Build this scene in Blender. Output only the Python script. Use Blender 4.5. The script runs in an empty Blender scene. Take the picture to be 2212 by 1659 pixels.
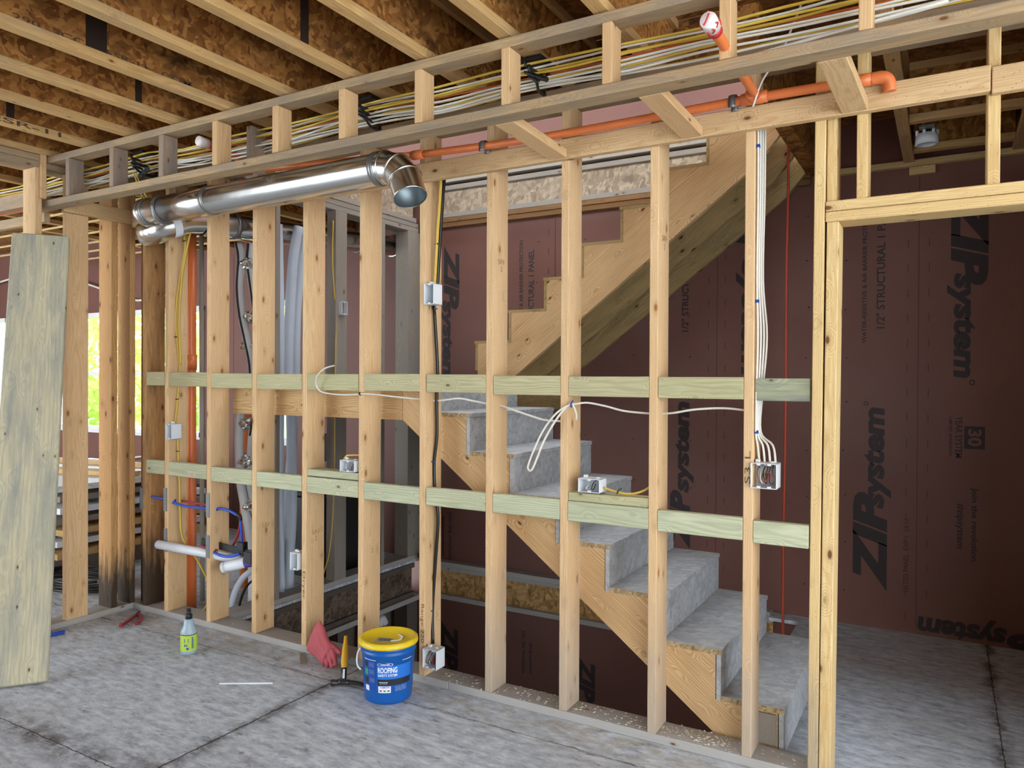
import bpy, bmesh, math, random
from mathutils import Vector, Matrix, Quaternion

random.seed(7)
S = bpy.context.scene
COL = S.collection

# ------------------------------------------------------------------ camera
def make_camera():
    cd = bpy.data.cameras.new('camera')
    cd.sensor_fit = 'HORIZONTAL'
    cd.sensor_width = 36.0
    cd.lens = 36.0 * 1617.28 / 2212.0
    cd.clip_start = 0.05
    cam = bpy.data.objects.new('camera', cd)
    COL.objects.link(cam)
    yaw, pitch, roll = 0.5250, -0.0070, 0.0050
    c, s = math.cos, math.sin
    fw = Vector((-s(yaw)*c(pitch), c(yaw)*c(pitch), s(pitch)))
    r = Vector((c(yaw), s(yaw), 0)); u = r.cross(fw)
    r2 = c(roll)*r + s(roll)*u; u2 = -s(roll)*r + c(roll)*u
    M = Matrix((r2, u2, -fw)).transposed().to_4x4()
    M.translation = Vector((1.502, -3.044, 1.542))
    cam.matrix_world = M
    S.camera = cam
make_camera()

# ------------------------------------------------------------------ light
W = bpy.data.worlds.new('overcast_sky'); S.world = W
W.use_nodes = True
bg = W.node_tree.nodes['Background']
bg.inputs['Color'].default_value = (0.86, 0.94, 1.0, 1)
bg.inputs['Strength'].default_value = 1.0
S.view_settings.view_transform = 'Standard'
S.view_settings.look = 'None'
S.view_settings.exposure = 2.95
S.view_settings.gamma = 1.0
S.view_settings.use_curve_mapping = False
S.cycles.max_bounces = 6
S.cycles.diffuse_bounces = 4
S.cycles.glossy_bounces = 3
S.cycles.caustics_reflective = False
S.cycles.caustics_refractive = False

# ------------------------------------------------------------------ helpers
def lin(h):
    h = h.lstrip('#'); v = [int(h[i:i+2], 16)/255 for i in (0, 2, 4)]
    return tuple(x/12.92 if x <= .04045 else ((x+.055)/1.055)**2.4 for x in v) + (1,)

def wm(o):
    return o.matrix_basis if o.parent is None else wm(o.parent) @ o.matrix_parent_inverse @ o.matrix_basis

def link(o, parent=None):
    COL.objects.link(o)
    if parent is not None:
        o.parent = parent
        o.matrix_parent_inverse = wm(parent).inverted()
    return o

def tag(o, label=None, cat=None, group=None, kind=None):
    if label: o['label'] = label
    if cat: o['category'] = cat
    if group: o['group'] = group
    if kind: o['kind'] = kind
    return o

def empty(name, loc, label, cat, group=None):
    o = bpy.data.objects.new(name, None); o.location = loc
    o.empty_display_size = .05
    link(o); return tag(o, label, cat, group)

def finish(name, bm, mat, parent=None, M=None, smooth=False):
    """links a bmesh (in local space of M, or in world space when M is None) as one object"""
    if M is None:
        c = Vector((0, 0, 0))
        lo = Vector((min(v.co.x for v in bm.verts), min(v.co.y for v in bm.verts), min(v.co.z for v in bm.verts)))
        hi = Vector((max(v.co.x for v in bm.verts), max(v.co.y for v in bm.verts), max(v.co.z for v in bm.verts)))
        c = (lo+hi)/2
        M = Matrix.Translation(c)
        for v in bm.verts: v.co -= c
    me = bpy.data.meshes.new(name)
    bm.normal_update(); bm.to_mesh(me); bm.free()
    if smooth:
        for p in me.polygons: p.use_smooth = True
    for m in (mat if isinstance(mat, (list, tuple)) else [mat]): me.materials.append(m)
    o = bpy.data.objects.new(name, me)
    o.matrix_basis = M
    return link(o, parent)

def frame(p0, p1, ydir):
    X = (p1-p0).normalized(); Y = Vector(ydir); Y = (Y - X*Y.dot(X)).normalized(); Z = X.cross(Y)
    M = Matrix((X, Y, Z)).transposed().to_4x4(); M.translation = (p0+p1)/2
    return M

def cube_bm(bm, sx, sy, sz, c=(0, 0, 0), bevel=0, mi=0):
    r = bmesh.ops.create_cube(bm, size=1)
    vs = r['verts']
    for v in vs: v.co = Vector((v.co.x*sx+c[0], v.co.y*sy+c[1], v.co.z*sz+c[2]))
    fs = set(f for v in vs for f in v.link_faces)
    for f in fs: f.material_index = mi
    if bevel:
        es = list(set(e for v in vs for e in v.link_edges))
        bmesh.ops.bevel(bm, geom=es, offset=bevel, segments=1, affect='EDGES')

def board(name, p0, p1, a, b, ydir, mat, label=None, cat=None, group=None, parent=None, bevel=.003, kind=None, warp=0):
    """lumber from p0 to p1: a wide along ydir, b thick across"""
    p0, p1 = Vector(p0), Vector(p1)
    M = frame(p0, p1, ydir); L = (p1-p0).length
    bm = bmesh.new(); cube_bm(bm, L, a, b, bevel=bevel)
    if warp:
        n = 14
        for k in range(1, n):
            bmesh.ops.bisect_plane(bm, geom=bm.verts[:]+bm.edges[:]+bm.faces[:], plane_co=(-L/2+L*k/n, 0, 0), plane_no=(1, 0, 0))
        ph = random.random()*6
        for v in bm.verts:
            t = v.co.x/L
            v.co.y += warp*math.sin(ph+t*5.1)*(1-4*t*t); v.co.z += .6*warp*math.sin(ph*2+t*4.3)*(1-4*t*t)
    o = finish(name, bm, mat, parent, M)
    return tag(o, label, cat, group, kind)

def box(name, lo, hi, mat, parent=None, bevel=0, label=None, cat=None, group=None, kind=None, axis=None):
    """axis aligned box; local X runs along its longest side so that the grain follows it"""
    lo, hi = Vector(lo), Vector(hi); d = hi-lo; c = (lo+hi)/2
    if axis is None: axis = max(range(3), key=lambda i: d[i])
    e = Vector((0, 0, 0)); e[axis] = d[axis]/2
    ya = (axis+1) % 3; za = (axis+2) % 3
    yd = Vector((0, 0, 0)); yd[ya] = 1
    return board(name, c-e, c+e, d[ya], d[za], yd, mat, label, cat, group, parent, bevel, kind)

def structure(o): o['kind'] = 'structure'; return o

def boxes(name, lst, mat, parent=None, bevel=0):
    bm = bmesh.new()
    for lo, hi in lst:
        d = [hi[i]-lo[i] for i in range(3)]; c = [(hi[i]+lo[i])/2 for i in range(3)]
        cube_bm(bm, d[0], d[1], d[2], c, bevel)
    return finish(name, bm, mat, parent)

def spline(pts, n=6):
    pts = [Vector(p) for p in pts]
    if len(pts) < 3 or n <= 1: return pts
    P = [2*pts[0]-pts[1]] + pts + [2*pts[-1]-pts[-2]]
    out = []
    for i in range(1, len(P)-2):
        a, b, c, d = P[i-1:i+3]
        for k in range(n):
            t = k/n
            out.append(.5*((2*b)+(c-a)*t+(2*a-5*b+4*c-d)*t*t+(3*b-a-3*c+d)*t**3))
    out.append(pts[-1]); return out

def add_tube(bm, pts, r, segs=8, n=6, cap=True, flat=1.0, mi=0):
    P = spline(pts, n)
    rs = r if callable(r) else (lambda t: r)
    up = Vector((0, 0, 1)); t0 = (P[1]-P[0]).normalized()
    if abs(t0.dot(up)) > .9: up = Vector((1, 0, 0))
    nrm = (up - t0*up.dot(t0)).normalized(); rings = []; pt = t0
    for i, p in enumerate(P):
        t = (P[min(i+1, len(P)-1)]-P[max(i-1, 0)]).normalized()
        nrm = (pt.rotation_difference(t) @ nrm); nrm = (nrm - t*nrm.dot(t)).normalized(); pt = t
        b = t.cross(nrm); rr = rs(i/(len(P)-1))
        rings.append([bm.verts.new(p + nrm*(rr*math.cos(2*math.pi*k/segs)) + b*(rr*flat*math.sin(2*math.pi*k/segs))) for k in range(segs)])
    for A, B in zip(rings, rings[1:]):
        for k in range(segs):
            f = bm.faces.new((A[k], A[(k+1) % segs], B[(k+1) % segs], B[k])); f.smooth = True; f.material_index = mi
    if cap:
        bm.faces.new(rings[0][::-1]).material_index = mi; bm.faces.new(rings[-1]).material_index = mi
    return rings

def tube(name, pts, r, mat, parent=None, segs=8, n=6, cap=True, flat=1.0, label=None, cat=None, group=None):
    bm = bmesh.new(); add_tube(bm, pts, r, segs, n, cap, flat)
    return tag(finish(name, bm, mat, parent), label, cat, group)

def add_lathe(bm, prof, segs=32, c=(0, 0, 0), axis=None, mi=0, close=True):
    """profile of (radius, height) turned about a vertical line through c (or a given axis)"""
    c = Vector(c); R = Vector((0, 0, 1)).rotation_difference(Vector(axis)).to_matrix() if axis is not None else Matrix.Identity(3)
    rings = []
    for rad, z in prof:
        rings.append([bm.verts.new(c + R @ Vector((rad*math.cos(2*math.pi*k/segs), rad*math.sin(2*math.pi*k/segs), z))) for k in range(segs)])
    for A, B in zip(rings, rings[1:]):
        for k in range(segs):
            f = bm.faces.new((A[k], A[(k+1) % segs], B[(k+1) % segs], B[k])); f.smooth = True; f.material_index = mi
    if close:
        for r, fl in ((rings[0], True), (rings[-1], False)):
            if r[0].co != r[1].co: bm.faces.new(r[::-1] if fl else r).material_index = mi

def lathe(name, prof, mat, parent=None, c=(0, 0, 0), axis=None, segs=32, close=True, label=None, cat=None, group=None):
    bm = bmesh.new(); add_lathe(bm, prof, segs, c, axis, 0, close)
    bmesh.ops.recalc_face_normals(bm, faces=bm.faces[:])
    return tag(finish(name, bm, mat, parent), label, cat, group)

def prism(name, poly, y0, y1, xdir, mat, parent=None, bevel=0):
    """side profile of (x, z) points with thickness in y; grain along xdir"""
    X = Vector((xdir[0], 0, xdir[1])).normalized(); Y = Vector((0, 1, 0)); Z = X.cross(Y)
    M = Matrix((X, Y, Z)).transposed().to_4x4()
    cx = sum(p[0] for p in poly)/len(poly); cz = sum(p[1] for p in poly)/len(poly)
    M.translation = Vector((cx, (y0+y1)/2, cz)); I = M.inverted()
    bm = bmesh.new()
    A = [bm.verts.new(I @ Vector((x, y0, z))) for x, z in poly]; B = [bm.verts.new(I @ Vector((x, y1, z))) for x, z in poly]
    n = len(poly); bm.faces.new(A); bm.faces.new(B[::-1])
    for i in range(n): bm.faces.new((A[i], B[i], B[(i+1) % n], A[(i+1) % n]))
    bmesh.ops.recalc_face_normals(bm, faces=bm.faces[:])
    return finish(name, bm, mat, parent, M)

def text_mesh(body, bold=.0, shear=0):
    c = bpy.data.curves.new('lettering', 'FONT'); c.body = body; c.size = 1; c.offset = bold; c.shear = shear; c.resolution_u = 3
    o = bpy.data.objects.new('lettering', c); COL.objects.link(o)
    bpy.context.view_layer.update()
    dg = bpy.context.evaluated_depsgraph_get()
    me = bpy.data.meshes.new_from_object(o.evaluated_get(dg))
    bpy.data.objects.remove(o); bpy.data.curves.remove(c)
    return me

def text_bm(bm, body, fn, bold=0, shear=0, mi=0):
    """adds lettering, mapped from its unit box (s, t) to space by fn"""
    me = text_mesh(body, bold, shear)
    xs = [v.co.x for v in me.vertices]; ys = [v.co.y for v in me.vertices]
    x0, x1, y0, y1 = min(xs), max(xs), min(ys), max(ys)
    vs = [bm.verts.new(fn((v.co.x-x0)/(x1-x0), (v.co.y-y0)/(y1-y0))) for v in me.vertices]
    for p in me.polygons:
        try: bm.faces.new([vs[i] for i in p.vertices]).material_index = mi
        except ValueError: pass
    bpy.data.meshes.remove(me)

# ------------------------------------------------------------------ materials
class Nt:
    def __init__(s, name):
        s.m = bpy.data.materials.new(name); s.m.use_nodes = True; s.t = s.m.node_tree
        s.b = s.t.nodes['Principled BSDF']
        s.tc = None
    def n(s, typ, **kw):
        x = s.t.nodes.new('ShaderNode'+typ)
        for k, v in kw.items(): setattr(x, k, v)
        return x
    def l(s, a, b): s.t.links.new(a, b)
    def set(s, sock, v):
        if hasattr(v, 'is_linked') or isinstance(v, bpy.types.NodeSocket): s.l(v, sock)
        else: sock.default_value = v
    def math(s, op, a, b=0.0, c=None, clamp=False):
        x = s.n('Math', operation=op); x.use_clamp = clamp; s.set(x.inputs[0], a); s.set(x.inputs[1], b)
        if c is not None: s.set(x.inputs[2], c)
        return x.outputs[0]
    def vmath(s, op, a, b=(0, 0, 0)):
        x = s.n('VectorMath', operation=op); s.set(x.inputs[0], a); s.set(x.inputs[1], b); return x.outputs[0]
    def mix(s, f, a, b, blend='MIX'):
        x = s.n('Mix', data_type='RGBA', blend_type=blend)
        s.set(x.inputs[0], f); s.set(x.inputs[6], a); s.set(x.inputs[7], b); return x.outputs[2]
    def ramp(s, v, a, b, c0=0., c1=1.):
        x = s.n('MapRange'); s.set(x.inputs[0], v); x.inputs[1].default_value = a; x.inputs[2].default_value = b
        x.inputs[3].default_value = c0; x.inputs[4].default_value = c1; return x.outputs[0]
    def obj(s):
        if not s.tc: s.tc = s.n('TexCoord')
        return s.tc.outputs['Object']
    def rand(s):
        return s.n('ObjectInfo').outputs['Random']
    def noise(s, vec, scale, detail=3, rough=.55):
        x = s.n('TexNoise'); s.l(vec, x.inputs['Vector']); x.inputs['Scale'].default_value = scale
        x.inputs['Detail'].default_value = detail; x.inputs['Roughness'].default_value = rough; return x.outputs['Fac']
    def voro(s, vec, scale, out='Distance', rnd=1.0):
        x = s.n('TexVoronoi'); s.l(vec, x.inputs['Vector']); x.inputs['Scale'].default_value = scale
        x.inputs['Randomness'].default_value = rnd; return x.outputs[out]
    def scl(s, vec, v): return s.vmath('MULTIPLY', vec, v)
    def bump(s, h, st=.3, d=.01):
        x = s.n('Bump'); s.l(h, x.inputs['Height']); x.inputs['Strength'].default_value = st; x.inputs['Distance'].default_value = d
        s.l(x.outputs[0], s.b.inputs['Normal'])
    def base(s, c): s.set(s.b.inputs['Base Color'], c)
    def rough(s, v): s.set(s.b.inputs['Roughness'], v)

def plain(name, col, rough=.5, metal=0, spec=None, bump=None):
    t = Nt(name); c = lin(col)
    v = t.noise(t.obj(), 9, 4)
    t.base(t.mix(t.ramp(v, .35, .7, 0, .16), c, tuple(x*.6 for x in c[:3])+(1,)))
    t.rough(rough); t.b.inputs['Metallic'].default_value = metal
    if bump: t.bump(t.noise(t.obj(), bump[0], 4), bump[1], .004)
    return t.m

def wood(name, c1, c2, knot='#6b4426', alt=None, ring=46, knots=.13, grey=None, greyamt=0, stain=None, fiber=.35, speck=0):
    """sawn softwood: growth rings, fibres, knots; every board gets its own offset"""
    t = Nt(name); o = t.obj(); r = t.rand()
    off = t.n('CombineXYZ'); t.l(t.math('MULTIPLY', r, 31.7), off.inputs[0])
    t.l(t.math('ADD', t.math('MULTIPLY', r, .11), -.02), off.inputs[1])
    t.l(t.math('SUBTRACT', .07, t.math('MULTIPLY', t.math('FRACT', t.math('MULTIPLY', r, 7.3)), .10)), off.inputs[2])
    p = t.vmath('ADD', o, off.outputs[0])
    nz = t.n('TexNoise'); t.l(t.scl(p, (1.1, 5, 5)), nz.inputs['Vector']); nz.inputs['Scale'].default_value = 1.6; nz.inputs['Detail'].default_value = 3
    d = t.vmath('MULTIPLY', t.vmath('SUBTRACT', nz.outputs['Color'], (.5, .5, .5)), (0, .055, .055))
    pd = t.vmath('ADD', p, d)
    kv = t.voro(t.scl(p, (6.0, 13, 13)), 1.0)
    kd = t.ramp(kv, .1, .42, .035, 0)                                   # rings bend round the knots
    yz = t.n('SeparateXYZ'); t.l(pd, yz.inputs[0])
    rad = t.math('SQRT', t.math('ADD', t.math('POWER', yz.outputs[1], 2), t.math('POWER', yz.outputs[2], 2)))
    rings = t.math('SINE', t.math('MULTIPLY', t.math('ADD', rad, kd), ring*20))
    rings = t.ramp(rings, -1, 1)
    rings = t.math('POWER', rings, 1.6)
    fib = t.noise(t.scl(p, (2.5, 90, 90)), 3, 3)
    big = t.noise(t.scl(p, (1, 4, 4)), 1.5, 3)
    a, b = lin(c1), lin(c2)
    if alt:
        a = t.mix(t.math('FRACT', t.math('MULTIPLY', r, 13.1)), a, lin(alt))
    col = t.mix(t.math('MULTIPLY', rings, .55), a, b)
    col = t.mix(t.ramp(fib, .4, .75, 0, fiber), col, tuple(x*.55 for x in b[:3])+(1,))
    col = t.mix(t.ramp(big, .4, .75, 0, .35), col, tuple(x*.82 for x in b[:3])+(1,))
    if grey:
        g = t.ramp(t.noise(t.scl(p, (1.2, 7, 7)), 2.2, 5, .65), .62-greyamt*.5, .95-greyamt*.6)
        col = t.mix(t.math('MULTIPLY', g, .85), col, lin(grey))
    k1 = t.ramp(kv, knots, knots*.55); k2 = t.ramp(kv, knots*2.1, knots, 0, .35)
    col = t.mix(k2, col, tuple(x*.6 for x in b[:3])+(1,))
    col = t.mix(k1, col, lin(knot))
    if speck:
        sv = t.voro(t.scl(p, (60, 60, 60)), 1)
        col = t.mix(t.ramp(sv, .16, .08, 0, speck), col, (.02, .014, .01, 1))
    if stain:
        # dirt soaked into the board's foot (local -X end) with a ragged edge of its own
        x0, x1, sc, amt = stain
        sx = t.n('SeparateXYZ'); t.l(o, sx.inputs[0])
        e = t.math('ADD', sx.outputs[0], t.math('MULTIPLY', t.math('SUBTRACT', t.noise(t.scl(o, (2.2, 18, 18)), 2, 4), .5), .55))
        col = t.mix(t.ramp(e, x1, x0, 0, amt), col, lin(sc))
    t.base(col); t.rough(.72); t.b.inputs['Specular IOR Level'].default_value = .25
    t.bump(t.math('ADD', fib, t.math('MULTIPLY', rings, .4)), .18, .002)
    return t.m

def osb(name, cols, stain='#2a1a10', stainamt=.5, chip=26, rough=.75, flat='x'):
    t = Nt(name); o = t.obj(); r = t.rand()
    off = t.n('CombineXYZ'); t.l(t.math('MULTIPLY', r, 19.3), off.inputs[0]); t.l(t.math('MULTIPLY', r, 7.7), off.inputs[1])
    p = t.vmath('ADD', o, off.outputs[0])
    nz = t.n('TexNoise'); t.l(p, nz.inputs['Vector']); nz.inputs['Scale'].default_value = 9; nz.inputs['Detail'].default_value = 2
    q = t.vmath('ADD', p, t.vmath('MULTIPLY', t.vmath('SUBTRACT', nz.outputs['Color'], (.5, .5, .5)), (.07, .07, .07)))
    layers = []
    for ang, sc in ((.4, chip), (-.7, chip*.8), (1.35, chip*1.1)):
        rot = t.n('VectorRotate', rotation_type='EULER_XYZ'); t.l(q, rot.inputs['Vector']); rot.inputs['Rotation'].default_value = (ang*.8, ang*.5, ang)
        v = t.n('TexVoronoi'); t.l(t.scl(rot.outputs[0], (.36, 1.7, 1.7)), v.inputs['Vector']); v.inputs['Scale'].default_value = sc
        layers.append(v.outputs['Color'])
    s0 = t.n('SeparateColor'); t.l(layers[0], s0.inputs[0]); s1 = t.n('SeparateColor'); t.l(layers[1], s1.inputs[0]); s2 = t.n('SeparateColor'); t.l(layers[2], s2.inputs[0])
    c = t.mix(s0.outputs[0], lin(cols[0]), lin(cols[1]))
    c2 = t.mix(s1.outputs[1], lin(cols[1]), lin(cols[2]))
    c3 = t.mix(s2.outputs[0], lin(cols[0]), lin(cols[2]))
    sel = t.ramp(s1.outputs[0], .45, .55); c = t.mix(sel, c, c2)
    sel2 = t.ramp(s2.outputs[2], .6, .7); c = t.mix(sel2, c, c3)
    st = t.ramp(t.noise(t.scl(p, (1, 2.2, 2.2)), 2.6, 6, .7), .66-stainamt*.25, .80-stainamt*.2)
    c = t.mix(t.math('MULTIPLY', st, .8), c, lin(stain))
    t.base(c); t.rough(rough); t.b.inputs['Specular IOR Level'].default_value = .2
    t.bump(s0.outputs[0], .15, .002)
    return t.m

M = {}
M['spf'] = wood('pine_stud', '#dfbd92', '#c79f6d', alt='#d9b68d', knots=.135, knot='#96602f', speck=.25)
M['spf_dirty'] = wood('pine_stud_dirty_foot', '#e0be93', '#c8a06f', alt='#dab88f', knots=.135, knot='#96602f', stain=(-1.4, -.7, '#9a938b', .75), speck=.25)
M['spf_black'] = wood('pine_stud_black_foot', '#c59a68', '#a3733f', stain=(-1.22, -1.0, '#2b2825', .93), speck=.25)
M['spf_dark'] = wood('pine_dark', '#c79c69', '#a3774a', stain=(-1.15, -.8, '#2b2825', .92), grey='#5d4530', greyamt=.3)
M['spf_pale'] = wood('pine_pale', '#dcc08c', '#c09a60', alt='#d8b983', speck=.35)
M['spf_pale_dirty'] = wood('pine_pale_dirty_foot', '#dcc08c', '#c09a60', speck=.35, stain=(-1.4, -.8, '#86807a', .7))
M['rail'] = wood('weathered_rail', '#bea27a', '#9d7f5a', grey='#877a6b', greyamt=.50, knots=.09, fiber=.5, speck=.3)
M['spacer'] = wood('clean_spacer', '#dcb98c', '#c79a6a', alt='#d3b184', knots=.08)
M['spacer_grey'] = wood('grey_spacer', '#a89079', '#86705c', grey='#7f746c', greyamt=.6, knots=.08)
M['treated'] = wood('treated_lumber', '#bdb990', '#9a966f', knot='#5a4a2e', alt='#c2b893', ring=34, knots=.08)
M['treated_low'] = wood('treated_lumber_pale', '#c0c3a4', '#9ca184', knot='#5a5236', alt='#c6c3a2', ring=34, knots=.09)
M['treated_dirty'] = wood('treated_board_dirty', '#a7a88c', '#8a8d70', knot='#54492f', grey='#6f7370', greyamt=.42, ring=20, knots=.07, fiber=.6)
M['plank'] = wood('dirty_plank', '#d0c8aa', '#b5ac90', knot='#5c5237', grey='#8f928c', greyamt=.45, ring=16, knots=.07, fiber=.5)
M['ledger'] = wood('ledger_board', '#d6b68a', '#bc9564', knots=.12, speck=.5)
M['stringer'] = wood('stringer_pine', '#e6c596', '#b5824c', knot='#5c3a20', ring=30, knots=.09, alt='#e0c08f')
M['stringer_dark'] = wood('stringer_dark_pine', '#bda272', '#94794c', knot='#4a351e', ring=30, grey='#6e6348', greyamt=.25)  # darker, greyer version of the stringer pine, for members further back
M['flange'] = wood('joist_flange', '#d3ac74', '#b3874f', grey='#9c8a6e', greyamt=.3, knots=.08)
M['grey_stud'] = wood('grey_stud', '#a39684', '#85786a', grey='#8b8580', greyamt=.6, knots=.1)
M['grey_dark'] = wood('dark_weathered', '#6d5f52', '#54483e', grey='#5a534e', greyamt=.6, knots=.1)
M['plate'] = wood('dirty_plate', '#b3a48e', '#968671', grey='#a5a4a3', greyamt=.8, knots=.08, fiber=.5)
M['brown_plate'] = wood('brown_plate', '#8a6642', '#65482c', knots=.08)
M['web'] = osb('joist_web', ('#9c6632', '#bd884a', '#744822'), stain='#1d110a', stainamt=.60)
M['osb_rim'] = osb('rim_osb', ('#9e8d79', '#b3a38e', '#867462'), stain='#6b5b4e', stainamt=.3)
M['osb_rim_low'] = osb('rim_osb_warm', ('#b28c58', '#cfa976', '#8b673a'), stain='#5a4128', stainamt=.2)
M['osb_dark'] = osb('rim_osb_dark', ('#5f5045', '#76675a', '#473a32'), stain='#2b221d', stainamt=.4)
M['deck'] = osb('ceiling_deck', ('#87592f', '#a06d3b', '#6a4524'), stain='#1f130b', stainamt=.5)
M['web_joint'] = plain('dark_web_joint', '#2a1a10', .8)
M['tread'] = osb('stair_osb', ('#b3b7bb', '#c2c4c6', '#a4a8ad'), stain='#8d8983', stainamt=.3)
M['tread_edge'] = osb('stair_osb_edge', ('#b39c76', '#c7b08a', '#8c7556'), stain='#5c4a36', stainamt=.3, chip=60)

def mat_floor(name, seams):
    t = Nt(name); o = t.n('NewGeometry').outputs['Position']
    a = t.noise(t.scl(o, (1, 1.6, 1)), 1.3, 5, .65); b = t.noise(t.scl(o, (5, 12, 5)), 2.2, 6, .7); f = t.noise(o, 70, 5, .7)
    c = t.mix(t.ramp(b, .35, .62), lin('#949ba6'), lin('#c9d1db'))
    c = t.mix(t.ramp(a, .48, .7, 0, .35), c, lin('#a8a49d'))
    c = t.mix(t.ramp(t.noise(t.scl(o, (1.4, 2.2, 1)), 2.6, 7, .74), .57, .70, 0, .65), c, lin('#777473'))
    c = t.mix(t.ramp(t.noise(t.scl(o, (3, 8, 3)), 2.3, 6, .72), .585, .67, 0, .7), c, lin('#5f5c5b'))
    c = t.mix(t.ramp(t.noise(t.scl(o, (4, 9, 4)), 2.9, 6, .72), .56, .68, 0, .7), c, lin('#d8dbe0'))
    c = t.mix(t.ramp(f, .5, .8, 0, .5), c, lin('#d3d6da'))
    sp = t.n('SeparateXYZ'); t.l(o, sp.inputs[0])
    wob = t.math('MULTIPLY', t.math('SUBTRACT', t.noise(o, 5.2, 5), .5), .13)
    wob2 = t.math('MULTIPLY', t.math('SUBTRACT', t.noise(o, 22, 4), .5), .02)
    for ax, v, wdt, dirt in seams:
        dd = t.math('ABSOLUTE', t.math('ADD', t.math('SUBTRACT', sp.outputs[ax], v), wob2))
        dw = t.math('ABSOLUTE', t.math('ADD', t.math('SUBTRACT', sp.outputs[ax], v), wob))
        c = t.mix(t.math('MULTIPLY', t.ramp(dw, dirt, 0), t.ramp(t.noise(o, 6.5, 6, .75), .40, .58, 0, .9)), c, lin('#4a3f3a'))
        c = t.mix(t.ramp(dd, wdt, wdt*.4, 0, .85), c, lin('#2b2725'))
    # sawdust trodden in along the foot of the stud wall
    dd = t.math('ABSOLUTE', t.math('ADD', sp.outputs[1], .06))
    c = t.mix(t.math('MULTIPLY', t.ramp(dd, .22, .0), t.ramp(t.noise(o, 9, 6, .75), .45, .62, 0, .6)), c, lin('#a59878'))
    t.base(c); t.rough(.8); t.b.inputs['Specular IOR Level'].default_value = .2
    t.bump(f, .2, .003)
    return t.m
M['floor'] = mat_floor('weathered_subfloor', [(0, -1.175, .007, .085), (1, -1.283, .004, .12), (1, -.215, .0022, .008), (0, 1.72, .004, .05)])

def mat_zip():
    t = Nt('red_sheathing'); o = t.n('NewGeometry').outputs['Position']
    a = t.noise(o, 1.1, 4); f = t.noise(o, 160, 3, .7)
    c = t.mix(t.ramp(a, .35, .7), lin('#704a42'), lin('#7d544a'))
    c = t.mix(t.ramp(f, .35, .75, 0, .35), c, lin('#57392f'))
    c = t.mix(t.ramp(t.noise(o, .7, 5), .55, .75, 0, .3), c, lin('#776560'))
    t.base(c); t.rough(.55); t.b.inputs['Specular IOR Level'].default_value = .35
    return t.m
M['zip'] = mat_zip()
M['ink'] = plain('black_ink', '#2c2022', .6)
M['ink_soft'] = plain('faded_ink', '#4c2d2b', .6)
M['ink_stamp'] = plain('grade_stamp_ink', '#a07c52', .7)
M['ink_wood'] = plain('wood_stamp_ink', '#4e3a26', .7)
def mat_duct():
    t = Nt('galvanised_duct'); o = t.obj()
    v = t.noise(t.scl(o, (1, 1, 1)), 3, 3)
    t.base(t.mix(v, (.62, .62, .6, 1), (.78, .78, .76, 1))); t.b.inputs['Metallic'].default_value = 1
    t.rough(t.ramp(t.noise(o, 5, 4), .3, .7, .16, .28)); return t.m
M['duct'] = mat_duct()
M['duct_in'] = plain('duct_inside', '#8c979c', .45, .9)
M['foil'] = plain('foil_tape', '#d8d8d6', .22, 1, bump=(60, .9))
M['steel'] = plain('grey_steel', '#8e8f90', .4, .8)
M['nailplate'] = plain('nail_plate', '#7d7f80', .5, .6)
M['orange'] = plain('orange_plastic_pipe', '#d9753f', .38)
M['orange_cable'] = plain('orange_cable', '#c95f2c', .5)
M['yellow_cable'] = plain('yellow_cable', '#d3b046', .5)
M['white_cable'] = plain('white_cable', '#d8d3c8', .5)
M['black_cable'] = plain('black_cable', '#1a1917', .35)
M['white'] = plain('white_plastic', '#d9dde2', .4)
M['pvc'] = plain('white_pvc', '#dfe3ea', .35)
M['primer'] = plain('purple_primer', '#5d52a8', .5)
M['blue'] = plain('blue_tube', '#1f4fc4', .4)
M['red'] = plain('red_tube', '#9c3540', .4)
M['copper'] = plain('bare_copper', '#9a5a3a', .35, .6)
M['black'] = plain('black_plastic', '#191a1c', .45)
M['black_hanger'] = plain('black_hanger', '#151413', .5)
M['cap_white'] = plain('white_cap', '#e6dedb', .5)
M['cap_red'] = plain('red_glue', '#c23034', .5)
M['insul'] = plain('white_insulation', '#d5d9de', .7, bump=(30, .5))
M['insul_blue'] = plain('pale_blue_sleeve', '#c3ccda', .55)
M['insul_dark'] = plain('dark_stripe', '#24272a', .6)
M['conduit'] = plain('grey_conduit', '#a39d90', .5)
M['rope'] = plain('red_cord', '#b4472f', .6)
M['glass'] = None
M['window_white'] = plain('white_vinyl', '#e4e6e8', .4)
M['bucket'] = plain('blue_bucket', '#0b58a8', .38)
M['lid'] = plain('yellow_lid', '#e6c722', .42)
M['lab_white'] = plain('label_white', '#e6ebf2', .5)
M['lab_black'] = plain('label_black', '#20242c', .45)
M['lab_blue'] = plain('label_bright_blue', '#2070d0', .45)
M['lab_navy'] = plain('label_navy', '#12459c', .45)
M['lab_red'] = plain('label_red', '#c03038', .5)
M['lab_green'] = plain('label_green', '#2a9a6a', .5)
M['lab_grey'] = plain('label_grey', '#8d9096', .5)
M['glove'] = plain('red_rubber', '#b4525a', .7, bump=(140, .5))
M['grip'] = plain('yellow_grip', '#d6a324', .5)
M['hammer_steel'] = plain('dark_steel', '#4b4a4c', .4, .8)
M['red_grip'] = plain('dark_red_grip', '#8e2a32', .4)
M['bottle'] = plain('cloudy_plastic', '#9fb2c0', .35)
M['lime'] = plain('lime_label', '#b5d14a', .5)
M['chips'] = plain('pale_chips', '#d9d3c4', .8)
M['bark'] = plain('bark', '#5a4a38', .9)
M['dry'] = plain('straw', '#c9b489', .8)

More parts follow.
